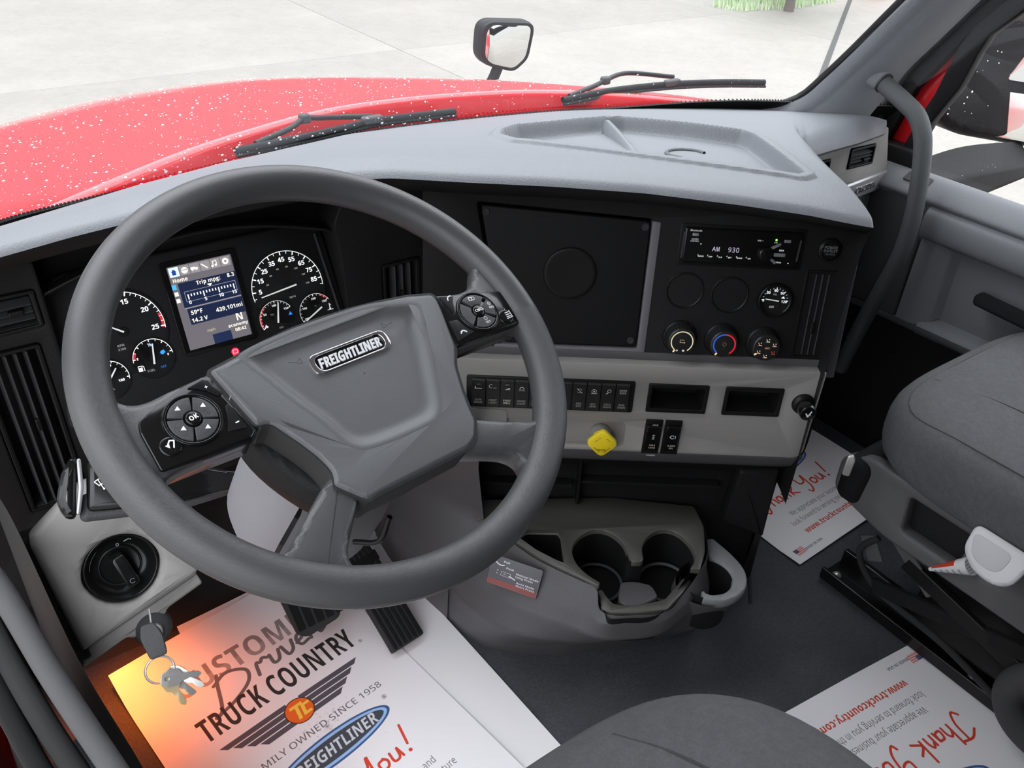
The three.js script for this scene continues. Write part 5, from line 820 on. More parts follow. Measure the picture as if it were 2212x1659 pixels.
{ // cup holder console
  const c = thing('cup_holder_console', 'dark grey floor console with two joined cup holders below the dash', 'console', V(0, 0, 0));
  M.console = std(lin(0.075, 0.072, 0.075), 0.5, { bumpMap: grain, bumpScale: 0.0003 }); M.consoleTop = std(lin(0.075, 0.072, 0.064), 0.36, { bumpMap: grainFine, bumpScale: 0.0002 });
  const top = [[-0.25, -0.96], [0.02, -0.80], [0.135, -0.70], [0.112, -0.652], [0.07, -0.6085], [0.034, -0.585], [-0.004, -0.575], [-0.058, -0.5555], [-0.078, -0.558], [-0.115, -0.5785], [-0.146, -0.598], [-0.149, -0.612], [-0.128, -0.648], [-0.1394, -0.672], [-0.1551, -0.7068], [-0.1723, -0.7491], [-0.184, -0.80], [-0.2, -0.86]];
  const toXY = (p) => p.map(([x, z]) => [x, -z]);
  const s = rpoly(toXY(top), 0.006);
  const hole = [[-0.123, -0.655], [-0.1285, -0.678], [-0.128, -0.709], [-0.114, -0.736], [-0.0855, -0.7515], [-0.0524, -0.7515], [-0.033, -0.7307], [-0.0322, -0.6965], [-0.045, -0.674], [-0.052, -0.664], [-0.036, -0.6535], [-0.028, -0.6525], [-0.0122, -0.6755], [0.0168, -0.6905], [0.0466, -0.6888], [0.0636, -0.6694], [0.0628, -0.636], [0.0465, -0.606], [0.022, -0.595], [-0.008, -0.589], [-0.06, -0.571], [-0.079, -0.5735], [-0.112, -0.5915], [-0.137, -0.607], [-0.135, -0.618]];
  s.holes.push(smooth(toXY(hole), 140)); s.holes.push(rpoly(toXY([[-0.176, -0.808], [-0.150, -0.8138], [-0.1045, -0.783], [-0.107, -0.769], [-0.1439, -0.7113], [-0.153, -0.725], [-0.168, -0.765]]), 0.005));
  const lay = (g, y) => g.rotateX(-Math.PI / 2).translate(0, y, 0);
  s.holes.length = 0;
  const plate = [[-0.25, -0.96], [0.02, -0.80], [0.135, -0.70], [0.112, -0.652], [0.07, -0.6085], [0.034, -0.585], [0.022, -0.5955], [0.0465, -0.606], [0.0628, -0.636], [0.0636, -0.6694], [0.0466, -0.6888], [0.0168, -0.6905], [-0.0122, -0.6755], [-0.028, -0.6525], [-0.036, -0.6495], [-0.049, -0.658], [-0.045, -0.674], [-0.0322, -0.6965], [-0.033, -0.7307], [-0.0524, -0.7515], [-0.0855, -0.7515], [-0.114, -0.736], [-0.128, -0.709], [-0.1285, -0.678], [-0.121, -0.652], [-0.128, -0.648], [-0.1394, -0.672], [-0.1551, -0.7068], [-0.1723, -0.7491], [-0.184, -0.80], [-0.2, -0.86]];
  const ps = rpoly(toXY(plate), [0.006, 0.006, 0.006, 0.01, 0.01, 0.002, 0.002, 0.02, 0.02, 0.02, 0.02, 0.02, 0.02, 0.004, 0.004, 0.004, 0.01, 0.02, 0.02, 0.02, 0.02, 0.02, 0.02, 0.02, 0.002, 0.002, 0.01, 0.01, 0.01, 0.01, 0.01]);
  ps.holes.push(rpoly(toXY([[-0.176, -0.808], [-0.150, -0.8138], [-0.1045, -0.783], [-0.107, -0.769], [-0.1439, -0.7113], [-0.153, -0.725], [-0.168, -0.765]]), 0.005));
  part('top_plate', lay(slab(ps, -0.012, 0, 0.0025, 4), 0.222), M.consoleTop, c);
  part('front_lip', lay(slab(rpoly(toXY([[-0.118, -0.660], [-0.1204, -0.6485], [-0.1345, -0.6286], [-0.1297, -0.6157], [-0.0959, -0.5925], [-0.0473, -0.5701], [-0.0068, -0.5803], [0.0295, -0.5914], [0.0226, -0.6048], [-0.0353, -0.5879], [-0.0569, -0.5939], [-0.0934, -0.6084], [-0.1121, -0.626], [-0.1109, -0.6436], [-0.108, -0.66]]), 0.005), -0.012, 0, 0.0025, 4), 0.192), M.consoleTop, c);
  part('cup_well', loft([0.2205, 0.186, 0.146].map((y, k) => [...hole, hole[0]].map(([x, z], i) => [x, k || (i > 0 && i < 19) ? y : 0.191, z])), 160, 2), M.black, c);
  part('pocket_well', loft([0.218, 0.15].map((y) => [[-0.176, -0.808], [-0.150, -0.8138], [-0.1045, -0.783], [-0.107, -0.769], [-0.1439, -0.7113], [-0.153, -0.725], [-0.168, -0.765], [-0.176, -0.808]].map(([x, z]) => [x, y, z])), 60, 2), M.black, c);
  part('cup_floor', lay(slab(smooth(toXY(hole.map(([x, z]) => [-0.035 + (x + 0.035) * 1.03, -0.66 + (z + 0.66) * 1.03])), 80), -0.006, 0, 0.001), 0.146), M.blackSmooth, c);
  part('cup_ring', new THREE.TorusGeometry(0.042, 0.0028, 10, 60).rotateX(Math.PI / 2).translate(0.017, 0.152, -0.64), M.panelDark, c); part('cup_ring', new THREE.TorusGeometry(0.042, 0.0028, 10, 60).rotateX(Math.PI / 2).translate(-0.08, 0.152, -0.7), M.charcoal, c);
  part('cup_bridge', lay(slab(rpoly(toXY([[-0.062, -0.664], [-0.04, -0.652], [-0.022, -0.63], [-0.03, -0.605], [-0.08, -0.608], [-0.095, -0.632]]), 0.01), -0.03, 0, 0.004), 0.178), M.console, c);
  part('pocket_floor', lay(slab(rpoly(toXY([[-0.18, -0.81], [-0.1, -0.785], [-0.14, -0.705]]), 0.002), -0.004, 0, 0.001), 0.15), M.charcoal, c);
  const ring = (y, pts) => pts.map(([x, z]) => [x, y, z]);
  part('front_wall', loft([
    [[-0.202, 0.218, -0.88], [-0.187, 0.218, -0.80], [-0.175, 0.218, -0.749], [-0.158, 0.218, -0.707], [-0.142, 0.218, -0.672], [-0.130, 0.214, -0.650], [-0.1365, 0.190, -0.630], [-0.1315, 0.189, -0.615], [-0.097, 0.189, -0.591], [-0.048, 0.189, -0.5685], [-0.006, 0.189, -0.579], [0.0325, 0.212, -0.586], [0.073, 0.218, -0.606], [0.114, 0.218, -0.652], [0.138, 0.218, -0.70]],
    ring(0.178, [[-0.234, -0.88], [-0.222, -0.80], [-0.207, -0.745], [-0.187, -0.70], [-0.168, -0.664], [-0.152, -0.640], [-0.147, -0.618], [-0.137, -0.605], [-0.104, -0.586], [-0.056, -0.563], [-0.004, -0.57], [0.038, -0.575], [0.075, -0.60], [0.117, -0.648], [0.141, -0.70]]),
    ring(0.15, [[-0.255, -0.88], [-0.245, -0.79], [-0.226, -0.735], [-0.202, -0.69], [-0.182, -0.66], [-0.168, -0.638], [-0.155, -0.615], [-0.14, -0.598], [-0.112, -0.582], [-0.066, -0.562], [-0.003, -0.566], [0.04, -0.568], [0.08, -0.59], [0.121, -0.645], [0.146, -0.70]]),
    ring(0.11, [[-0.276, -0.88], [-0.265, -0.785], [-0.244, -0.728], [-0.214, -0.69], [-0.188, -0.667], [-0.168, -0.65], [-0.146, -0.634], [-0.126, -0.622], [-0.1, -0.608], [-0.06, -0.588], [-0.006, -0.572], [0.042, -0.568], [0.086, -0.592], [0.127, -0.645], [0.152, -0.70]]),
    ring(0.05, [[-0.272, -0.90], [-0.262, -0.81], [-0.243, -0.765], [-0.212, -0.733], [-0.185, -0.712], [-0.166, -0.70], [-0.146, -0.685], [-0.12, -0.672], [-0.09, -0.657], [-0.048, -0.637], [0.0, -0.62], [0.05, -0.612], [0.098, -0.617], [0.138, -0.655], [0.16, -0.70]]),
    ring(0, [[-0.268, -0.91], [-0.258, -0.83], [-0.24, -0.785], [-0.208, -0.752], [-0.18, -0.73], [-0.162, -0.718], [-0.14, -0.703], [-0.112, -0.688], [-0.07, -0.67], [-0.02, -0.65], [0.03, -0.633], [0.074, -0.623], [0.117, -0.622], [0.15, -0.66], [0.17, -0.70]])], 70, 6, { flip: true }), M.console, c);
  part('side_wall', loft([
    [[-0.238, 0.47, -0.83], [-0.26, 0.47, -0.95], [-0.28, 0.47, -1.33]], [[-0.226, 0.36, -0.85], [-0.26, 0.36, -0.95], [-0.285, 0.36, -1.27]], [[-0.2, 0.224, -0.87], [-0.24, 0.24, -0.95], [-0.285, 0.24, -1.21]], [[-0.25, 0.15, -0.86], [-0.272, 0.15, -0.95], [-0.292, 0.15, -1.17]], [[-0.277, 0.1, -0.86], [-0.285, 0.1, -0.95], [-0.295, 0.1, -1.14]], [[-0.268, 0, -0.88], [-0.28, 0, -0.96], [-0.29, 0, -1.1]]], 40, 6, {}), M.console, c);
  const stk = canvasTex(640, 480, (x, W, H) => { x.fillStyle = '#56545a'; x.fillRect(0, 0, W, H); x.fillStyle = '#8d4a44'; x.fillRect(0, H - 92, W, 92); x.fillStyle = '#d8d4d8'; x.textAlign = 'left'; x.font = 'bold 44px sans-serif'; x.fillText('Pull', 150, 80); x.fillText('Push', 196, 168); x.fillText('Manual Mode', 330, 210); x.fillText('Long Press', 330, 256); x.fillText('Auto Mode', 360, 350); x.fillText('Short Press', 360, 396); x.strokeStyle = '#e8e4e8'; x.lineWidth = 16; x.beginPath(); x.moveTo(60, 100); x.quadraticCurveTo(110, 160, 170, 120); x.stroke(); x.beginPath(); x.moveTo(250, 270); x.lineTo(340, 300); x.stroke(); x.lineWidth = 4; x.strokeRect(150, 230, 120, 66); x.font = '34px sans-serif'; x.fillText('D+', 180, 276); x.strokeStyle = '#77737a'; x.strokeRect(6, 6, W - 12, H - 12); x.font = '30px sans-serif'; x.fillText('N', 90, 240); x.fillText('R', 90, 290); });
  const stF2 = frameOf(V(-0.216, 0.2, -0.752), V(-0.72, 0.42, 0.55), V(0.55, -0.05, 0.83));
  part('instruction_label', slab(rrect(0.086, 0.05, 0.003), -0.001, 0.0012, 0.0002), std(lin(1), 0.45, { map: (() => { stk.repeat.set(1 / 0.086, 1 / 0.05); stk.offset.set(0.5, 0.5); stk.wrapS = stk.wrapT = THREE.ClampToEdgeWrapping; return stk; })() }), c, 'printed grey label with a red foot').applyMatrix4(stF2);
}
{
  const t = thing('cup_holder', 'single round side cup holder with a pale grey rim, right of the joined pair', 'cup holder', V(0.052, 0, -0.583));
  M.cupGrey = std(lin(0.2, 0.205, 0.21), 0.5, { bumpMap: grainFine, bumpScale: 0.0002 });
  const s = rpoly([[0.08, 0.062], [0.066, 0.066], [0.052, 0.047], [0.038, 0.03], [0.049, 0.0], [0.038, -0.028], [0.008, -0.041], [-0.019, -0.029], [-0.024, -0.014], [-0.034, -0.028], [-0.012, -0.05], [0.02, -0.056], [0.05, -0.048], [0.074, -0.02], [0.08, 0.02]], [0.006, 0.004, 0.01, 0.02, 0.03, 0.02, 0.02, 0.01, 0.003, 0.006, 0.02, 0.02, 0.02, 0.02, 0.01]);
  const s2 = rpoly([[0.084, 0.036], [0.086, -0.02], [0.048, -0.044], [0.01, -0.05], [-0.048, -0.042], [-0.066, -0.01], [-0.03, 0.068]], 0.02);
  part('rim', slab(s, -0.02, 0, 0.004, 4, 24).rotateX(-Math.PI / 2).translate(0, 0.192, 0), M.cupGrey, t);
  part('body', loft([0.18, 0.1, 0.0].map((y, k) => { const r = [1, 0.95, 0.8][k], q = []; for (let i = 0; i <= 24; i++) { const a = i / 24 * Math.PI * 2; q.push([0.012 + (1 - r) * 0.12 + r * 0.062 * Math.cos(a), y, -r * 0.05 * Math.sin(a) - (1 - r) * 0.38]); } return q; }), 60, 3, { flip: true }), M.console, t);
  part('cup_well', lathe([[0, 0.11], [0.038, 0.11], [0.041, 0.116], [0.043, 0.19]], 40).translate(0.002, 0, 0), M.black, t);
}
// ---------------------------------------------------------------- seats
const seatTex = tone([86, 87, 88], 0.22, (x, y) => 0.5 * l2(x, y) + 0.3 * l8(x, y) + 0.2 * l64(x, y));
M.seat = std(lin(0.9, 0.9, 0.92), 0.9, { map: rep(seatTex, 0.22), bumpMap: weave, bumpScale: 0.0005 });
const softProf = [[0.0, 1.0], [0.25, 0.995], [0.5, 0.975], [0.72, 0.935], [0.86, 0.88], [0.94, 0.8], [0.98, 0.7], [1.0, 0.55], [1.0, 0.3], [0.985, 0.12], [0.95, 0.0]], boxProf = [[0, 1], [0.3, 0.998], [0.6, 0.985], [0.8, 0.965], [0.89, 0.93], [0.945, 0.87], [0.975, 0.79], [0.992, 0.7], [1.0, 0.58], [1.0, 0.3], [0.985, 0.1], [0.96, 0.0]];
function cushionY(w, d, h, crown, n, prof, x, z) { const r = (Math.abs(2 * x / w) ** n + Math.abs(2 * z / d) ** n) ** (1 / n); for (let i = 1; i < prof.length; i++) if (r <= prof[i][0]) { const t = (r - prof[i - 1][0]) / (prof[i][0] - prof[i - 1][0]); return h * mix(prof[i - 1][1], prof[i][1], t) + crown * (1 - r * r) * 0.5; } return 0; }
function cushion(w, d, h, crown, n = 2.8, prof = softProf) { // a padded block, top crowned, sides rolled
  const N = 88, rows = [];
  for (const [r, y] of prof) { const row = []; for (let i = 0; i < N; i++) { const a = i / N * Math.PI * 2, q = n, m = (Math.abs(Math.cos(a)) ** q + Math.abs(Math.sin(a)) ** q) ** (-1 / q), x = r * m * Math.cos(a) * w / 2, z = r * m * Math.sin(a) * d / 2; row.push(V(x, h * y + crown * (1 - r * r) * 0.5, z)); } rows.push(row); }
  return grid(rows, { closeU: true, flip: false, uv: (p) => [p.x + 0.6 * p.y, p.z + 0.6 * p.y] });
}
{
  const t = thing('driver_seat', 'dark grey cloth driver seat, its front cushion corner at the bottom of the view', 'seat', V(-0.455, 0.0, -0.09));
  part('cushion', cushion(0.52, 0.545, 0.15, 0.025).translate(0, 0.345, 0), M.seat, t);
  const seam = (pts) => tube(pts.map(([x, z]) => [x, 0.345 + cushionY(0.52, 0.545, 0.15, 0.025, 2.8, softProf, x, z) - 0.0004, z]), 0.0016, 50, 6);
  part('seam', seam([[0.045, -0.235], [0.075, -0.18], [0.105, -0.1], [0.125, 0.0], [0.13, 0.12]]), M.charcoal, t); part('seam', seam([[-0.14, -0.235], [-0.145, -0.18], [-0.15, -0.1], [-0.15, 0.05]]), M.charcoal, t);
  part('seat_base', rbox(0.4, 0.24, 0.4, 0.03, -0.02, 0.23, 0.03), M.black, t); part('floor_plate', rbox(0.36, 0.1, 0.4, 0.01, -0.02, 0.06, 0.05), M.blackSmooth, t);
  part('backrest', rbox(0.5, 0.6, 0.12, 0.05, 0, 0.78, 0.33), M.seat, t);
}
{
  const t = thing('passenger_seat', 'dark grey cloth passenger seat with grey side shield and black base', 'seat', V(0.575, 0.0, -0.26));
  part('cushion', cushion(0.57, 0.62, 0.117, 0.03, 4.2, boxProf).translate(0.022, 0.363, 0), M.seat, t);
  const pseam = (pts) => tube(pts.map(([x, z]) => [x * 0.934 + 0.022, 0.363 + cushionY(0.57, 0.62, 0.117, 0.03, 4.2, boxProf, x * 0.934, z) - 0.0004, z]), 0.0016, 50, 6);
  part('seam', pseam([[-0.268, 0.2], [-0.27, 0.0], [-0.268, -0.15], [-0.255, -0.235], [-0.2, -0.27], [-0.05, -0.276], [0.15, -0.276]]), M.charcoal, t); part('seam', pseam([[-0.14, -0.268], [-0.13, -0.15], [-0.13, 0.0], [-0.13, 0.2]]), M.charcoal, t);
  part('backrest', rbox(0.52, 0.6, 0.12, 0.05, 0, 0.78, 0.36), M.seat, t);
  // side shield with recess (local x = -0.29 is the near side)
  const sh = rpoly([[-0.31, 0.27], [-0.2, 0.245], [0.35, 0.245], [0.35, 0.362], [-0.26, 0.362], [-0.315, 0.34]], 0.02); sh.holes.push(rpoly([[-0.175, 0.275], [-0.08, 0.275], [-0.075, 0.34], [-0.185, 0.34]], 0.008));
  const side = frameOf(V(-0.268, 0, 0.0), V(-1, 0.1, 0), V(0, 0, 1));
  part('side_shield', slab(sh, -0.03, 0.0, 0.005), M.panelDark, t).applyMatrix4(side); part('shield_recess', slab(rrect(0.13, 0.09, 0.004, -0.13, 0.305), -0.034, -0.026, 0.002), M.black, t).applyMatrix4(side);
  part('shield_front', rbox(0.5, 0.09, 0.05, 0.02, 0, 0.305, -0.28), M.black, t);
  part('adjust_lever', slab(rpoly([[-0.035, 0.03], [0.055, 0.03], [0.05, -0.02], [0.03, -0.034], [-0.002, -0.032], [-0.03, -0.012]], 0.014), 0, 0.014, 0.005), std(lin(0.45, 0.45, 0.46), 0.45), t, 'pale grey adjuster paddle').applyMatrix4(frameOf(V(-0.278, 0.362, -0.035), V(-0.8, 0.6, 0), V(0, 0, 1)));
  part('lever_dimple', slab(rpoly([[-0.03, 0.018], [0.03, 0.018], [0.028, -0.014], [0.01, -0.02], [-0.016, -0.014]], 0.012), 0.0125, 0.0146, 0.0008), std(lin(0.36, 0.36, 0.37), 0.5), t).applyMatrix4(frameOf(V(-0.278, 0.362, -0.035), V(-0.8, 0.6, 0), V(0, 0, 1)));
  part('adjust_lever', slab(rrect(0.04, 0.034, 0.008), 0, 0.012, 0.004), std(lin(0.45, 0.45, 0.46), 0.45), t, 'pale grey adjuster paddle').applyMatrix4(frameOf(V(-0.278, 0.35, 0.085), V(-0.8, 0.6, 0), V(0, 0, 1)));
  const tagT = canvasTex(256, 96, (x, W, H) => { x.fillStyle = '#d8d8d8'; x.fillRect(0, 0, W, H); x.fillStyle = '#c9402c'; x.fillRect(150, 8, 50, 60); x.fillStyle = '#999'; for (let i = 0; i < 5; i++) x.fillRect(20, 14 + i * 15, 110, 5); });
  part('warning_tag', new THREE.CylinderGeometry(0.003, 0.015, 0.075, 24).translate(0, 0.037, 0), std(lin(0.9), 0.4, { map: tagT }), t, 'small tapered metal piece with a white and red sticker').applyMatrix4(frameOf(V(-0.245, 0.3, -0.058), V(1, 0, 0), V(0, -0.69, 0.72)));
  // black scissor base between the floor rails
  part('base_column', rbox(0.4, 0.2, 0.36, 0.02, 0.03, 0.15, 0.04), M.blackSmooth, t);
  part('scissor_arm', bar([-0.21, 0.2, -0.16], [-0.2, 0.11, 0.2], 0.03, 0.012, 0.003, V(1, 0, 0)), M.blackSmooth, t); part('scissor_arm', bar([-0.2, 0.1, -0.2], [-0.21, 0.22, 0.16], 0.03, 0.012, 0.003, V(1, 0, 0)), M.black, t);
  part('base_strap', bar([-0.215, 0.245, -0.2], [-0.21, 0.17, -0.1], 0.024, 0.006, 0.002, V(1, 0, 0)), M.panelDark, t); part('base_strap', bar([-0.2, 0.19, -0.24], [-0.2, 0.15, -0.21], 0.03, 0.006, 0.002, V(1, 0, 0)), M.panelDark, t);
  part('cable', tube([[-0.2, 0.2, -0.22], [-0.21, 0.16, -0.24], [-0.2, 0.1, -0.2], [-0.205, 0.09, -0.05], [-0.2, 0.05, 0.08]], 0.006, 40, 8), M.rubber, t);
  part('air_spring', new THREE.TorusGeometry(0.062, 0.026, 18, 50).rotateY(Math.PI / 2).translate(-0.215, 0.115, 0.125), M.charcoal, t);
  const rail = rbox(0.075, 0.012, 0.62, 0.003, 0, 0.006, 0);
  part('floor_rail', merge([rail.clone().translate(-0.138, 0.006, 0.0), rbox(0.012, 0.04, 0.62, 0.003, -0.108, 0.026, 0), rbox(0.008, 0.026, 0.62, 0.002, -0.174, 0.02, 0)]), M.gloss, t); part('floor_rail', merge([rail.clone().translate(0.2, 0.006, 0.0), rbox(0.012, 0.04, 0.62, 0.003, 0.17, 0.026, 0)]), M.gloss, t);
  for (const [x, z] of [[-0.155, -0.288], [-0.1, -0.285], [-0.15, -0.005], [-0.148, 0.09]]) part('rail_bolt', lathe([[0, 0.012], [0.006, 0.011], [0.0095, 0.006], [0.0105, 0]], 18).translate(x, 0.012, z), M.steel, t);
  part('buckle_post', slab(rpoly([[-0.006, -0.018], [0.006, -0.018], [0.008, 0.012], [0.004, 0.02], [-0.005, 0.018]], 0.004), -0.004, 0.004, 0.002), M.steel, t, 'chrome latch at the cushion front').applyMatrix4(frameOf(V(-0.292, 0.37, -0.27), V(-0.8, 0.2, 0.5), V(0.5, 0, 0.8)));
}
{ // grab handle on the right pillar
  const t = thing('grab_handle', 'dark grey bent grab handle on the right windscreen pillar', 'grab handle', V(0, 0, 0));
  part('bar', tube([[0.752, 0.836, -0.965], [0.742, 0.822, -0.926], [0.74, 0.806, -0.885], [0.74, 0.789, -0.852], [0.74, 0.765, -0.832], [0.74, 0.73, -0.818], [0.74, 0.66, -0.803], [0.74, 0.59, -0.795], [0.742, 0.52, -0.798], [0.748, 0.44, -0.815], [0.76, 0.34, -0.84], [0.78, 0.2, -0.87]], 0.0165, 120, 20), std(lin(0.075, 0.08, 0.083), 0.5, { bumpMap: grainFine, bumpScale: 0.0002 }), t);
  part('mount', lathe([[0.0185, -0.004], [0.021, 0.0], [0.023, 0.012], [0.03, 0.028], [0.034, 0.034]], 36).applyQuaternion(new THREE.Quaternion().setFromUnitVectors(V(0, 1, 0), V(0.12, 0.35, -0.93).normalize())).translate(0.748, 0.829, -0.945), M.pillar, t);
  part('mount_plate', slab(rpoly([[-0.05, -0.03], [0.03, -0.04], [0.04, 0.03], [-0.02, 0.045]], 0.016), -0.004, 0.001, 0.0008), M.pillar, t).applyMatrix4(frameOf(V(0.742, 0.832, -0.968), V(-0.5, -0.55, 0.66), V(0.8, 0, 0.6)));
  part('seam_ring', new THREE.TorusGeometry(0.0178, 0.0012, 8, 40).applyQuaternion(new THREE.Quaternion().setFromUnitVectors(V(0, 0, 1), V(0.1, 0.35, -0.93).normalize())).translate(0.7455, 0.8255, -0.937), M.blackSmooth, t);
}
// door sill trims down the left edge
{
  const t = structGroup('trim_3');
  part('sill_cover', tube([[-0.885, 0.56, -0.835], [-0.868, 0.525, -0.79], [-0.849, 0.452, -0.712], [-0.826, 0.375, -0.635], [-0.8, 0.3, -0.55]], 0.0125, 60, 16), M.panelDark, t);
  part('sill_seal', tube([[-0.89, 0.60, -0.86], [-0.888, 0.50, -0.78], [-0.872, 0.42, -0.70], [-0.85, 0.34, -0.63], [-0.82, 0.25, -0.54]], 0.012, 60, 12), M.rubber, t);
  part('sill_seal', tube([[-0.91, 0.58, -0.85], [-0.905, 0.485, -0.765], [-0.892, 0.40, -0.685], [-0.872, 0.32, -0.61], [-0.84, 0.24, -0.53]], 0.011, 60, 12), M.black, t);
  part('inner_cheek', loft([[[-0.85, 0.60, -0.9], [-0.838, 0.575, -0.845], [-0.822, 0.445, -0.722], [-0.8, 0.356, -0.632], [-0.78, 0.25, -0.53]], [[-0.86, 0.3, -0.95], [-0.85, 0.28, -0.85], [-0.84, 0.2, -0.72], [-0.82, 0.12, -0.62], [-0.8, 0.05, -0.5]], [[-0.87, 0, -1.0], [-0.86, 0, -0.9], [-0.85, 0, -0.72], [-0.84, 0, -0.6], [-0.82, 0, -0.45]]], 30, 6, { flip: true }), M.black, t);
  part('outer_sill', loft([[[-0.905, 0.50, -0.79], [-0.885, 0.35, -0.64], [-0.85, 0.23, -0.5]], [[-0.93, 0.2, -0.8], [-0.92, 0.1, -0.65], [-0.9, 0.0, -0.4]]], 20, 4), M.black, t);
}
// ================================================================ outside: bonnet, mirrors, wipers, lot
{
  const t = thing('truck_hood', 'wet glossy red truck hood beyond the windscreen', 'hood', V(0, 0, 0)), rows = [];
  const n = 80, m = 60;
  const edge = spl(footPts.map(([x, z]) => V(x * 1.02, 0, z - 0.05)), n);
  const Y = (x, z, z0) => { const s = z0 - z, ax = Math.abs(x), brk = mix(0.5, 0.06, sstep(-0.9, 0.5, x)); // flat cowl then the falling nose
    const fall = s < brk ? 0.03 * s : 0.03 * brk + 0.33 * (s - brk) - 0.03 * (1 - Math.exp(-(s - brk) * 6));
    return 0.768 - fall - 0.10 * ax ** 2 - 0.62 * Math.max(0, ax - 0.83) ** 1.5 * 3; };
  rows.push(edge.map((p) => V(p.x, 0.6, p.z + 0.01)));
  rows.push(edge.map((p) => V(p.x, Y(p.x, p.z, p.z) - 0.07, p.z + 0.008)));
  rows.push(edge.map((p) => V(p.x, Y(p.x, p.z, p.z) - 0.008, p.z)));
  for (let k = 0; k <= m; k++) { const q = (k / m) ** 1.1; rows.push(edge.map((p) => { const zf = -2.72 + 0.25 * p.x * p.x, z = mix(p.z - 0.006, zf, q), x = p.x * mix(1.03, 0.86, q * q); return V(x, Y(x, z, p.z), z); })); }
  const last = rows.at(-1); rows.push(last.map((p) => V(p.x, p.y - 0.05, p.z - 0.05)), last.map((p) => V(p.x, p.y - 0.6, p.z - 0.12)));
  const hood = part('hood_panel', grid(rows, { flip: true }), M.red, t);
}
part('cowl', loft([footPts.map(([x, z]) => [x, 0.735, z - 0.004]), footPts.map(([x, z]) => [x, 0.70, z - 0.02]), footPts.map(([x, z]) => [x * 1.01, 0.69, z - 0.06])], 60, 3), M.blackSmooth);
scene.children.at(-1).userData.kind = 'structure';
scene.children.at(-1).name = 'trim_4';
// rain drops: too many to count
function drops(name, label, spots, mat) {
  const g = new THREE.SphereGeometry(1, 8, 6); const im = new THREE.InstancedMesh(g, mat, spots.length), q = new THREE.Quaternion(), s = V(1, 1, 1);
  spots.forEach(([p, nrm, r], i) => { q.setFromUnitVectors(V(0, 1, 0), nrm); im.setMatrixAt(i, new THREE.Matrix4().compose(p, q, s.set(r, r * 0.45, r))); });
  im.name = numbered(name); im.userData = { label, category: 'raindrops', kind: 'stuff' }; im.castShadow = im.receiveShadow = true; scene.add(im); return im;
}
const waterM = phy(lin(0.9, 0.92, 0.94), 0.05, { transmission: 0.35, thickness: 0, ior: 1.33, specularIntensity: 1 });
{
  const nose = scene.children.find((o) => o.name === 'truck_hood').children[0].geometry, P = nose.attributes.position, Nn = nose.attributes.normal, sp = [];
  const pick = (n, test, r0, r1) => { let c = 0, guard = 0; while (c < n && guard++ < 60000) { const i = Math.floor(rnd() * P.count), j = i + 1 < P.count ? i + 1 : i, t = rnd(), u = rnd() * 0.03 - 0.015, p = V(mix(P.getX(i), P.getX(j), t), mix(P.getY(i), P.getY(j), t), mix(P.getZ(i), P.getZ(j), t)); if (Math.abs(P.getX(i) - P.getX(j)) > 0.1) continue; p.z += u; p.y += u * 0.1; if (!test(p)) continue; sp.push([p, V(Nn.getX(i), Nn.getY(i), Nn.getZ(i)), r0 + (r1 - r0) * rnd() ** 3]); c++; } };
  pick(2200, (p) => p.z > -1.95 && p.x < 0.3 && p.z < -1.3 && p.y > 0.6, 0.0006, 0.0024);
  pick(260, (p) => p.z > -1.9 && p.x > 0.3 && p.z < -1.2 && p.y > 0.55, 0.0006, 0.0022);
  drops('raindrops', 'rain drops beaded on the red hood', sp, waterM);
  const gs = [];
  for (let i = 0; i < 420; i++) { const a = rnd() ** 1.4, k = a * 33, j = Math.floor(k) + 4, p = foot[j].clone().lerp(foot[j + 1], k % 1), s = 0.002 + 0.06 * rnd() ** 1.3; const q = glassAt(p, s).add(V(0, -0.001, -0.0012)); gs.push([q, V(0, 0.64, -0.77).normalize(), 0.0007 + 0.0022 * rnd() ** 3]); }
  for (let i = 0; i < 130; i++) { const k = 36 + rnd() * 26, j = Math.floor(k), p = foot[j].clone().lerp(foot[j + 1], k % 1), s = 0.005 + 0.1 * rnd(); gs.push([glassAt(p, s).add(V(0, -0.001, -0.0012)), V(0, 0.64, -0.77).normalize(), 0.0006 + 0.0016 * rnd() ** 3]); }
  drops('raindrops', 'rain drops along the foot of the windscreen', gs, phy(lin(0.9), 0.04, { transmission: 0.2, thickness: 0, ior: 1.33 }));
}
function wiper(label, arm, blade) {
  const t = thing('wiper', label, 'wiper', V(0, 0, 0), 'windscreen wipers');
  arm = arm.map(([x, y, z]) => [x, y + 0.012, z]); blade = blade.map(([x, y, z]) => [x, y + 0.01, z]);
  part('arm', tube(arm, 0.005, 60, 10), M.blackSmooth, t); const h = arm[Math.floor(arm.length / 2) - 0];
  part('blade', tube(blade, 0.0065, 60, 8), M.black, t); part('rubber_lip', tube(blade.map(([x, y, z]) => [x, y - 0.008, z + 0.004]), 0.003, 40, 6), M.rubber, t);
  part('hinge', rbox(0.02, 0.016, 0.016, 0.004, ...h), M.charcoal, t); const b = blade[2]; part('clip', rbox(0.04, 0.014, 0.016, 0.004, b[0], b[1] + 0.003, b[2]), M.charcoal, t);
}
wiper('black windscreen wiper resting in front of the steering wheel side', [[-0.347, 0.744, -1.356], [-0.27, 0.75, -1.39], [-0.237, 0.756, -1.41], [-0.203, 0.75, -1.42], [-0.11, 0.745, -1.40]], [[-0.385, 0.742, -1.347], [-0.238, 0.742, -1.366], [-0.12, 0.744, -1.382], [-0.02, 0.742, -1.382], [0.05, 0.742, -1.372]]);
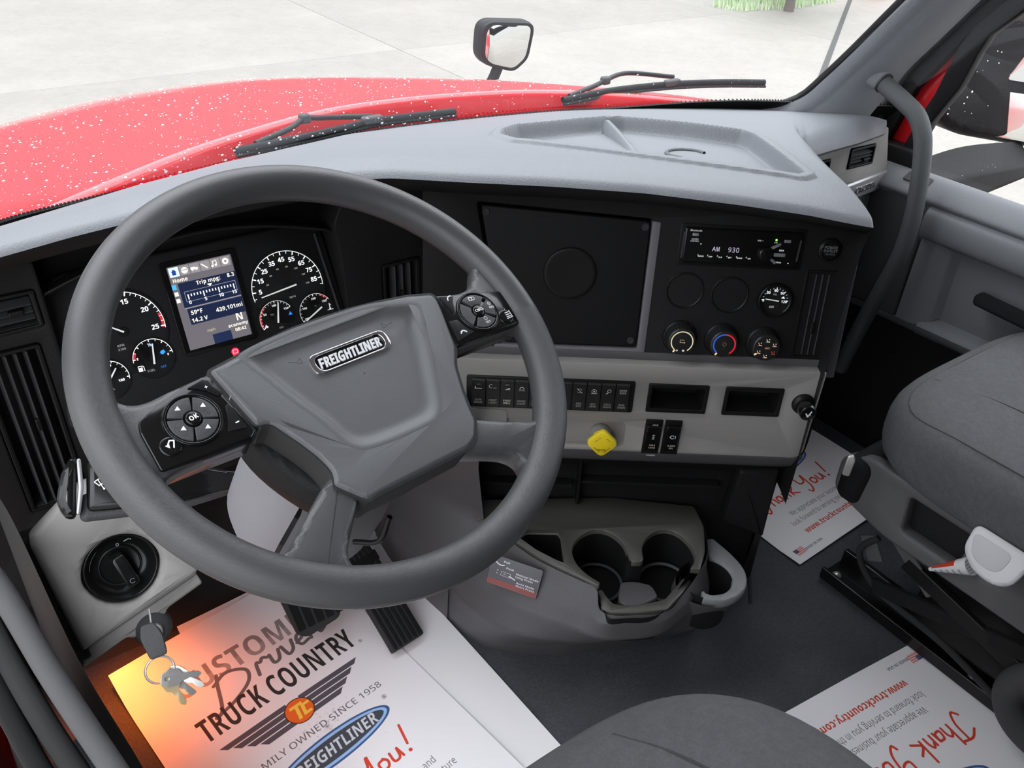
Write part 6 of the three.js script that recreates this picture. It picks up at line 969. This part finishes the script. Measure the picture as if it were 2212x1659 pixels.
wiper('black windscreen wiper resting in front of the passenger side', [[0.31, 0.742, -1.352], [0.4, 0.748, -1.375], [0.428, 0.753, -1.38], [0.495, 0.757, -1.395], [0.61, 0.745, -1.36]], [[0.288, 0.74, -1.345], [0.417, 0.744, -1.345], [0.569, 0.745, -1.322], [0.68, 0.745, -1.285], [0.772, 0.745, -1.238]]);
// mirror on the right front fender
{
  const F = frameOf(V(0.873, 0.582, -2.4), V(-0.14, -0.02, 0.99), V(1, -0.1, 0.14));
  const t = thing('hood_mirror', 'small black-backed mirror on the right front of the hood', 'mirror', F);
  const o = [[-0.095, 0.062], [-0.07, 0.084], [0.088, 0.088], [0.102, 0.07], [0.094, -0.03], [0.045, -0.075], [-0.06, -0.058], [-0.092, -0.03]];
  part('housing', slab(rpoly(o, 0.024), -0.07, 0, 0.02, 6), M.black, t);
  part('housing_rim', slab((() => { const s = rpoly(o.map(([x, y]) => [x * 0.97, y * 0.97]), 0.022); s.holes.push(rpoly(o.map(([x, y]) => [x * 0.87 + 0.005, y * 0.89]), 0.02)); return s; })(), -0.01, 0.004, 0.002), M.black, t);
  part('mirror_glass', slab(rpoly(o.map(([x, y]) => [x * 0.885 + 0.005, y * 0.9]), 0.02), -0.006, 0.0005, 0.0005), M.mirror, t);
  const a = thing('mirror_arm', 'black arm carrying the hood mirror', 'mirror arm', V(0.83, 0.46, -2.42)); part('arm', tube([[0.03, 0.06, 0.0], [0.0, 0.01, 0.0], [-0.09, -0.03, 0.02], [-0.16, -0.05, 0.03]], 0.018, 40, 12), M.black, a);
}
// large side mirror outside the passenger window
{
  const F = frameOf(V(1.40, 0.725, -0.99), V(-0.5, 0.1, 0.86), V(0.86, 0.0, 0.5));
  const t = thing('side_mirror', 'large black side mirror with two glasses outside the passenger window', 'mirror', F);
  part('housing', slab(rpoly([[-0.13, 0.29], [-0.165, 0.17], [-0.21, 0.03], [-0.215, -0.005], [-0.185, -0.075], [-0.12, -0.11], [0.16, -0.15], [0.22, -0.1], [0.24, 0.4], [-0.06, 0.42]], 0.04), -0.12, 0.0, 0.025, 6), M.black, t);
  const up = [[-0.035, 0.022], [0.055, 0.2], [0.06, 0.36], [0.19, 0.36], [0.19, -0.005]], lo = [[-0.035, -0.005], [-0.085, -0.085], [-0.075, -0.105], [0.15, -0.135], [0.185, -0.1], [0.185, -0.025]];
  part('mirror_glass', slab(rpoly(up, 0.012), -0.004, 0.002, 0.001), M.mirror, t, 'upper flat glass'); part('mirror_glass', slab(rpoly(lo, 0.02), -0.004, 0.002, 0.001), M.mirror, t, 'lower wide-angle glass').rotation.set(0.03, -0.12, 0);
  const a = thing('mirror_arm', 'broad black arm between the passenger door and the side mirror', 'mirror arm', V(0, 0, 0));
  part('arm', loft([[[0.92, 0.57, -1.06], [1.0, 0.585, -1.02], [1.2, 0.615, -0.985], [1.45, 0.60, -0.96]], [[0.92, 0.56, -0.96], [1.0, 0.56, -0.95], [1.2, 0.565, -0.93], [1.45, 0.555, -0.91]], [[0.92, 0.47, -0.93], [1.05, 0.485, -0.93], [1.22, 0.505, -0.92], [1.45, 0.535, -0.9]], [[0.92, 0.42, -1.0], [1.1, 0.46, -0.98], [1.25, 0.5, -0.96], [1.45, 0.53, -0.94]]], 24, 6), M.black, a);
  const sp = []; for (let i = 0; i < 150; i++) { const u = rnd(), v = rnd(), p = V(mix(0.95, 1.3, u), 0, 0); p.y = mix(mix(0.575, 0.605, u), mix(0.565, 0.568, u), v) + 0.001; p.z = mix(mix(-1.04, -0.98, u), mix(-0.955, -0.925, u), v); sp.push([p, V(0, 0.95, 0.3).normalize(), 0.0008 + 0.002 * rnd() ** 3]); }
  const inv = new THREE.Matrix4().copy(F); for (let i = 0; i < 60; i++) { const p = V(mix(-0.19, -0.06, rnd()), mix(-0.06, 0.3, rnd()), 0.001); if (p.x < -0.21 + Math.max(0, p.y) * 0.33) continue; sp.push([p.applyMatrix4(inv), V(-0.36, 0.12, 0.93).normalize(), 0.0008 + 0.0022 * rnd() ** 2]); }
  drops('raindrops', 'rain drops on the side mirror and its arm', sp, phy(lin(0.9), 0.04, { transmission: 0.2, thickness: 0, ior: 1.33 }));
}
// outside of the cab behind the passenger door and the open driver's door frame: what the mirrors and the floor see
struct('cab_side', merge([rbox(0.03, 1.0, 1.6, 0.02, 0.965, -0.1, -0.15), rbox(0.03, 2.3, 3.4, 0.02, 0.975, 0.6, 2.35)]), M.red);
struct('cab_side_left', merge([rbox(0.03, 1.15, 0.62, 0.02, -0.975, -0.3, -1.0)]), M.red);
{ // added unseen building block, placed to darken what the red hood reflects
  const t = thing('workshop_building', 'added long grey building block out of view, there to darken the hood reflection', 'building', V(4, -1.3, -40)), w = std(lin(0.17, 0.175, 0.18), 0.9);
  part('wall', rbox(110, 17, 12, 0.1, 0, 8.5, 0), w, t); part('roof', rbox(112, 0.6, 13, 0.1, 0, 17.2, 0), std(lin(0.12), 0.8), t);
  for (let i = 0; i < 7; i++) part('roller_door', rbox(6, 6.5, 0.3, 0.05, -42 + i * 14, 3.25, 6), std(lin(0.28), 0.7), t);
}
// far side of the lot: kerb, grass, young tree, drain line
{
  const kerb = thing('kerb', 'red painted kerb beyond the passenger window', 'kerb', V(0, -1.3, 0)); part('stone', bar([10.2, 0.07, -5.9], [13, 0.07, -2.0], 0.25, 0.15, 0.02, V(0, 1, 0)), std(lin(0.55, 0.16, 0.09), 0.7), kerb);
  const sign = thing('red_bollard', 'red post at the far edge of the lot', 'bollard', V(14.6, -1.3, -10.1)); part('post', lathe([[0, 0.8], [0.2, 0.78], [0.24, 0.7], [0.24, 0]], 20), std(lin(0.6, 0.05, 0.05), 0.5), sign);
  const drain = thing('drain_channel', 'dark wet drain channel across the lot near the right pillar', 'drain channel', V(0, -1.3, 0)); part('grate', bar([13.9, 0.004, -10.1], [8.3, 0.004, -6.4], 0.07, 0.012, 0.003, V(0, 1, 0)), std(lin(0.05, 0.05, 0.048), 0.95), drain);
  const tr = thing('young_tree', 'young green tree at the far edge of the lot', 'tree', V(11.75, -1.3, -9.75));
  part('trunk', lathe([[0.09, 0], [0.07, 0.4], [0.06, 1.6], [0.03, 2.6]], 14), std(lin(0.12, 0.1, 0.09), 0.9), tr);
  const leaf = new THREE.PlaneGeometry(0.14, 0.07, 2, 1); { const p = leaf.attributes.position; for (let i = 0; i < p.count; i++) p.setZ(i, 0.02 * Math.abs(p.getX(i)) / 0.07); leaf.computeVertexNormals(); }
  const im = new THREE.InstancedMesh(leaf, phy(lin(0.4, 0.52, 0.28), 0.7, { transmission: 0.3, thickness: 0, side: THREE.DoubleSide }), 1400), mm = new THREE.Matrix4(), e = new THREE.Euler();
  for (let i = 0; i < 1400; i++) { const a = rnd() * 6.28, u = rnd() * 2 - 1, r = rnd() ** 0.4, y = 1.55 + 1.0 * u * r; mm.compose(V(0.95 * r * Math.sqrt(1 - u * u) * Math.cos(a), y, 0.95 * r * Math.sqrt(1 - u * u) * Math.sin(a)), new THREE.Quaternion().setFromEuler(e.set(rnd() * 6, rnd() * 6, rnd() * 6)), V(1, 1, 1)); im.setMatrixAt(i, mm); }
  im.name = 'foliage'; im.userData.kind = 'stuff'; im.castShadow = im.receiveShadow = true; tr.add(im);
  const gr = []; for (let i = 0; i < 500; i++) { const g = new THREE.ConeGeometry(0.02, 0.16 + 0.1 * rnd(), 3); const a = rnd() * 6.28, r = Math.sqrt(rnd()); g.rotateX((rnd() - 0.5) * 0.8); g.translate(12.2 + 1.5 * r * Math.cos(a), -1.24, -10.4 + 0.55 * r * Math.sin(a)); gr.push(g); }
  const grass = part('grass_patch', merge(gr), std(lin(0.4, 0.5, 0.3), 0.9)); grass.userData = { label: 'patch of grass round the young tree', category: 'grass', kind: 'stuff' };
}
// ================================================================ lamps: the amber footwell light
{
  const t = thing('footwell_lamp', 'small amber footwell lamp under the knee panel at the left', 'lamp', V(-0.8, 0.16, -1.03));
  part('housing', rbox(0.05, 0.012, 0.03, 0.004, 0, 0.008, 0), M.black, t);
  part('lamp_lens', rbox(0.04, 0.005, 0.022, 0.002, 0, 0, 0), new THREE.MeshStandardMaterial({ color: 0xff9040, emissive: 0xff6a14, emissiveIntensity: 1.2 }), t);
  const s = new THREE.SpotLight(lin(1, 0.16, 0.002), 0.12, 0, 1.15, 0.9, 2); s.position.set(-0.8, 0.153, -1.03); s.target.position.set(-0.76, 0, -0.98); s.shadow.radius = 0.8; s.castShadow = true; scene.add(s, s.target);
}
for (const o of scene.children) if (o.isGroup) shadow(o);
renderer.render(scene, camera);
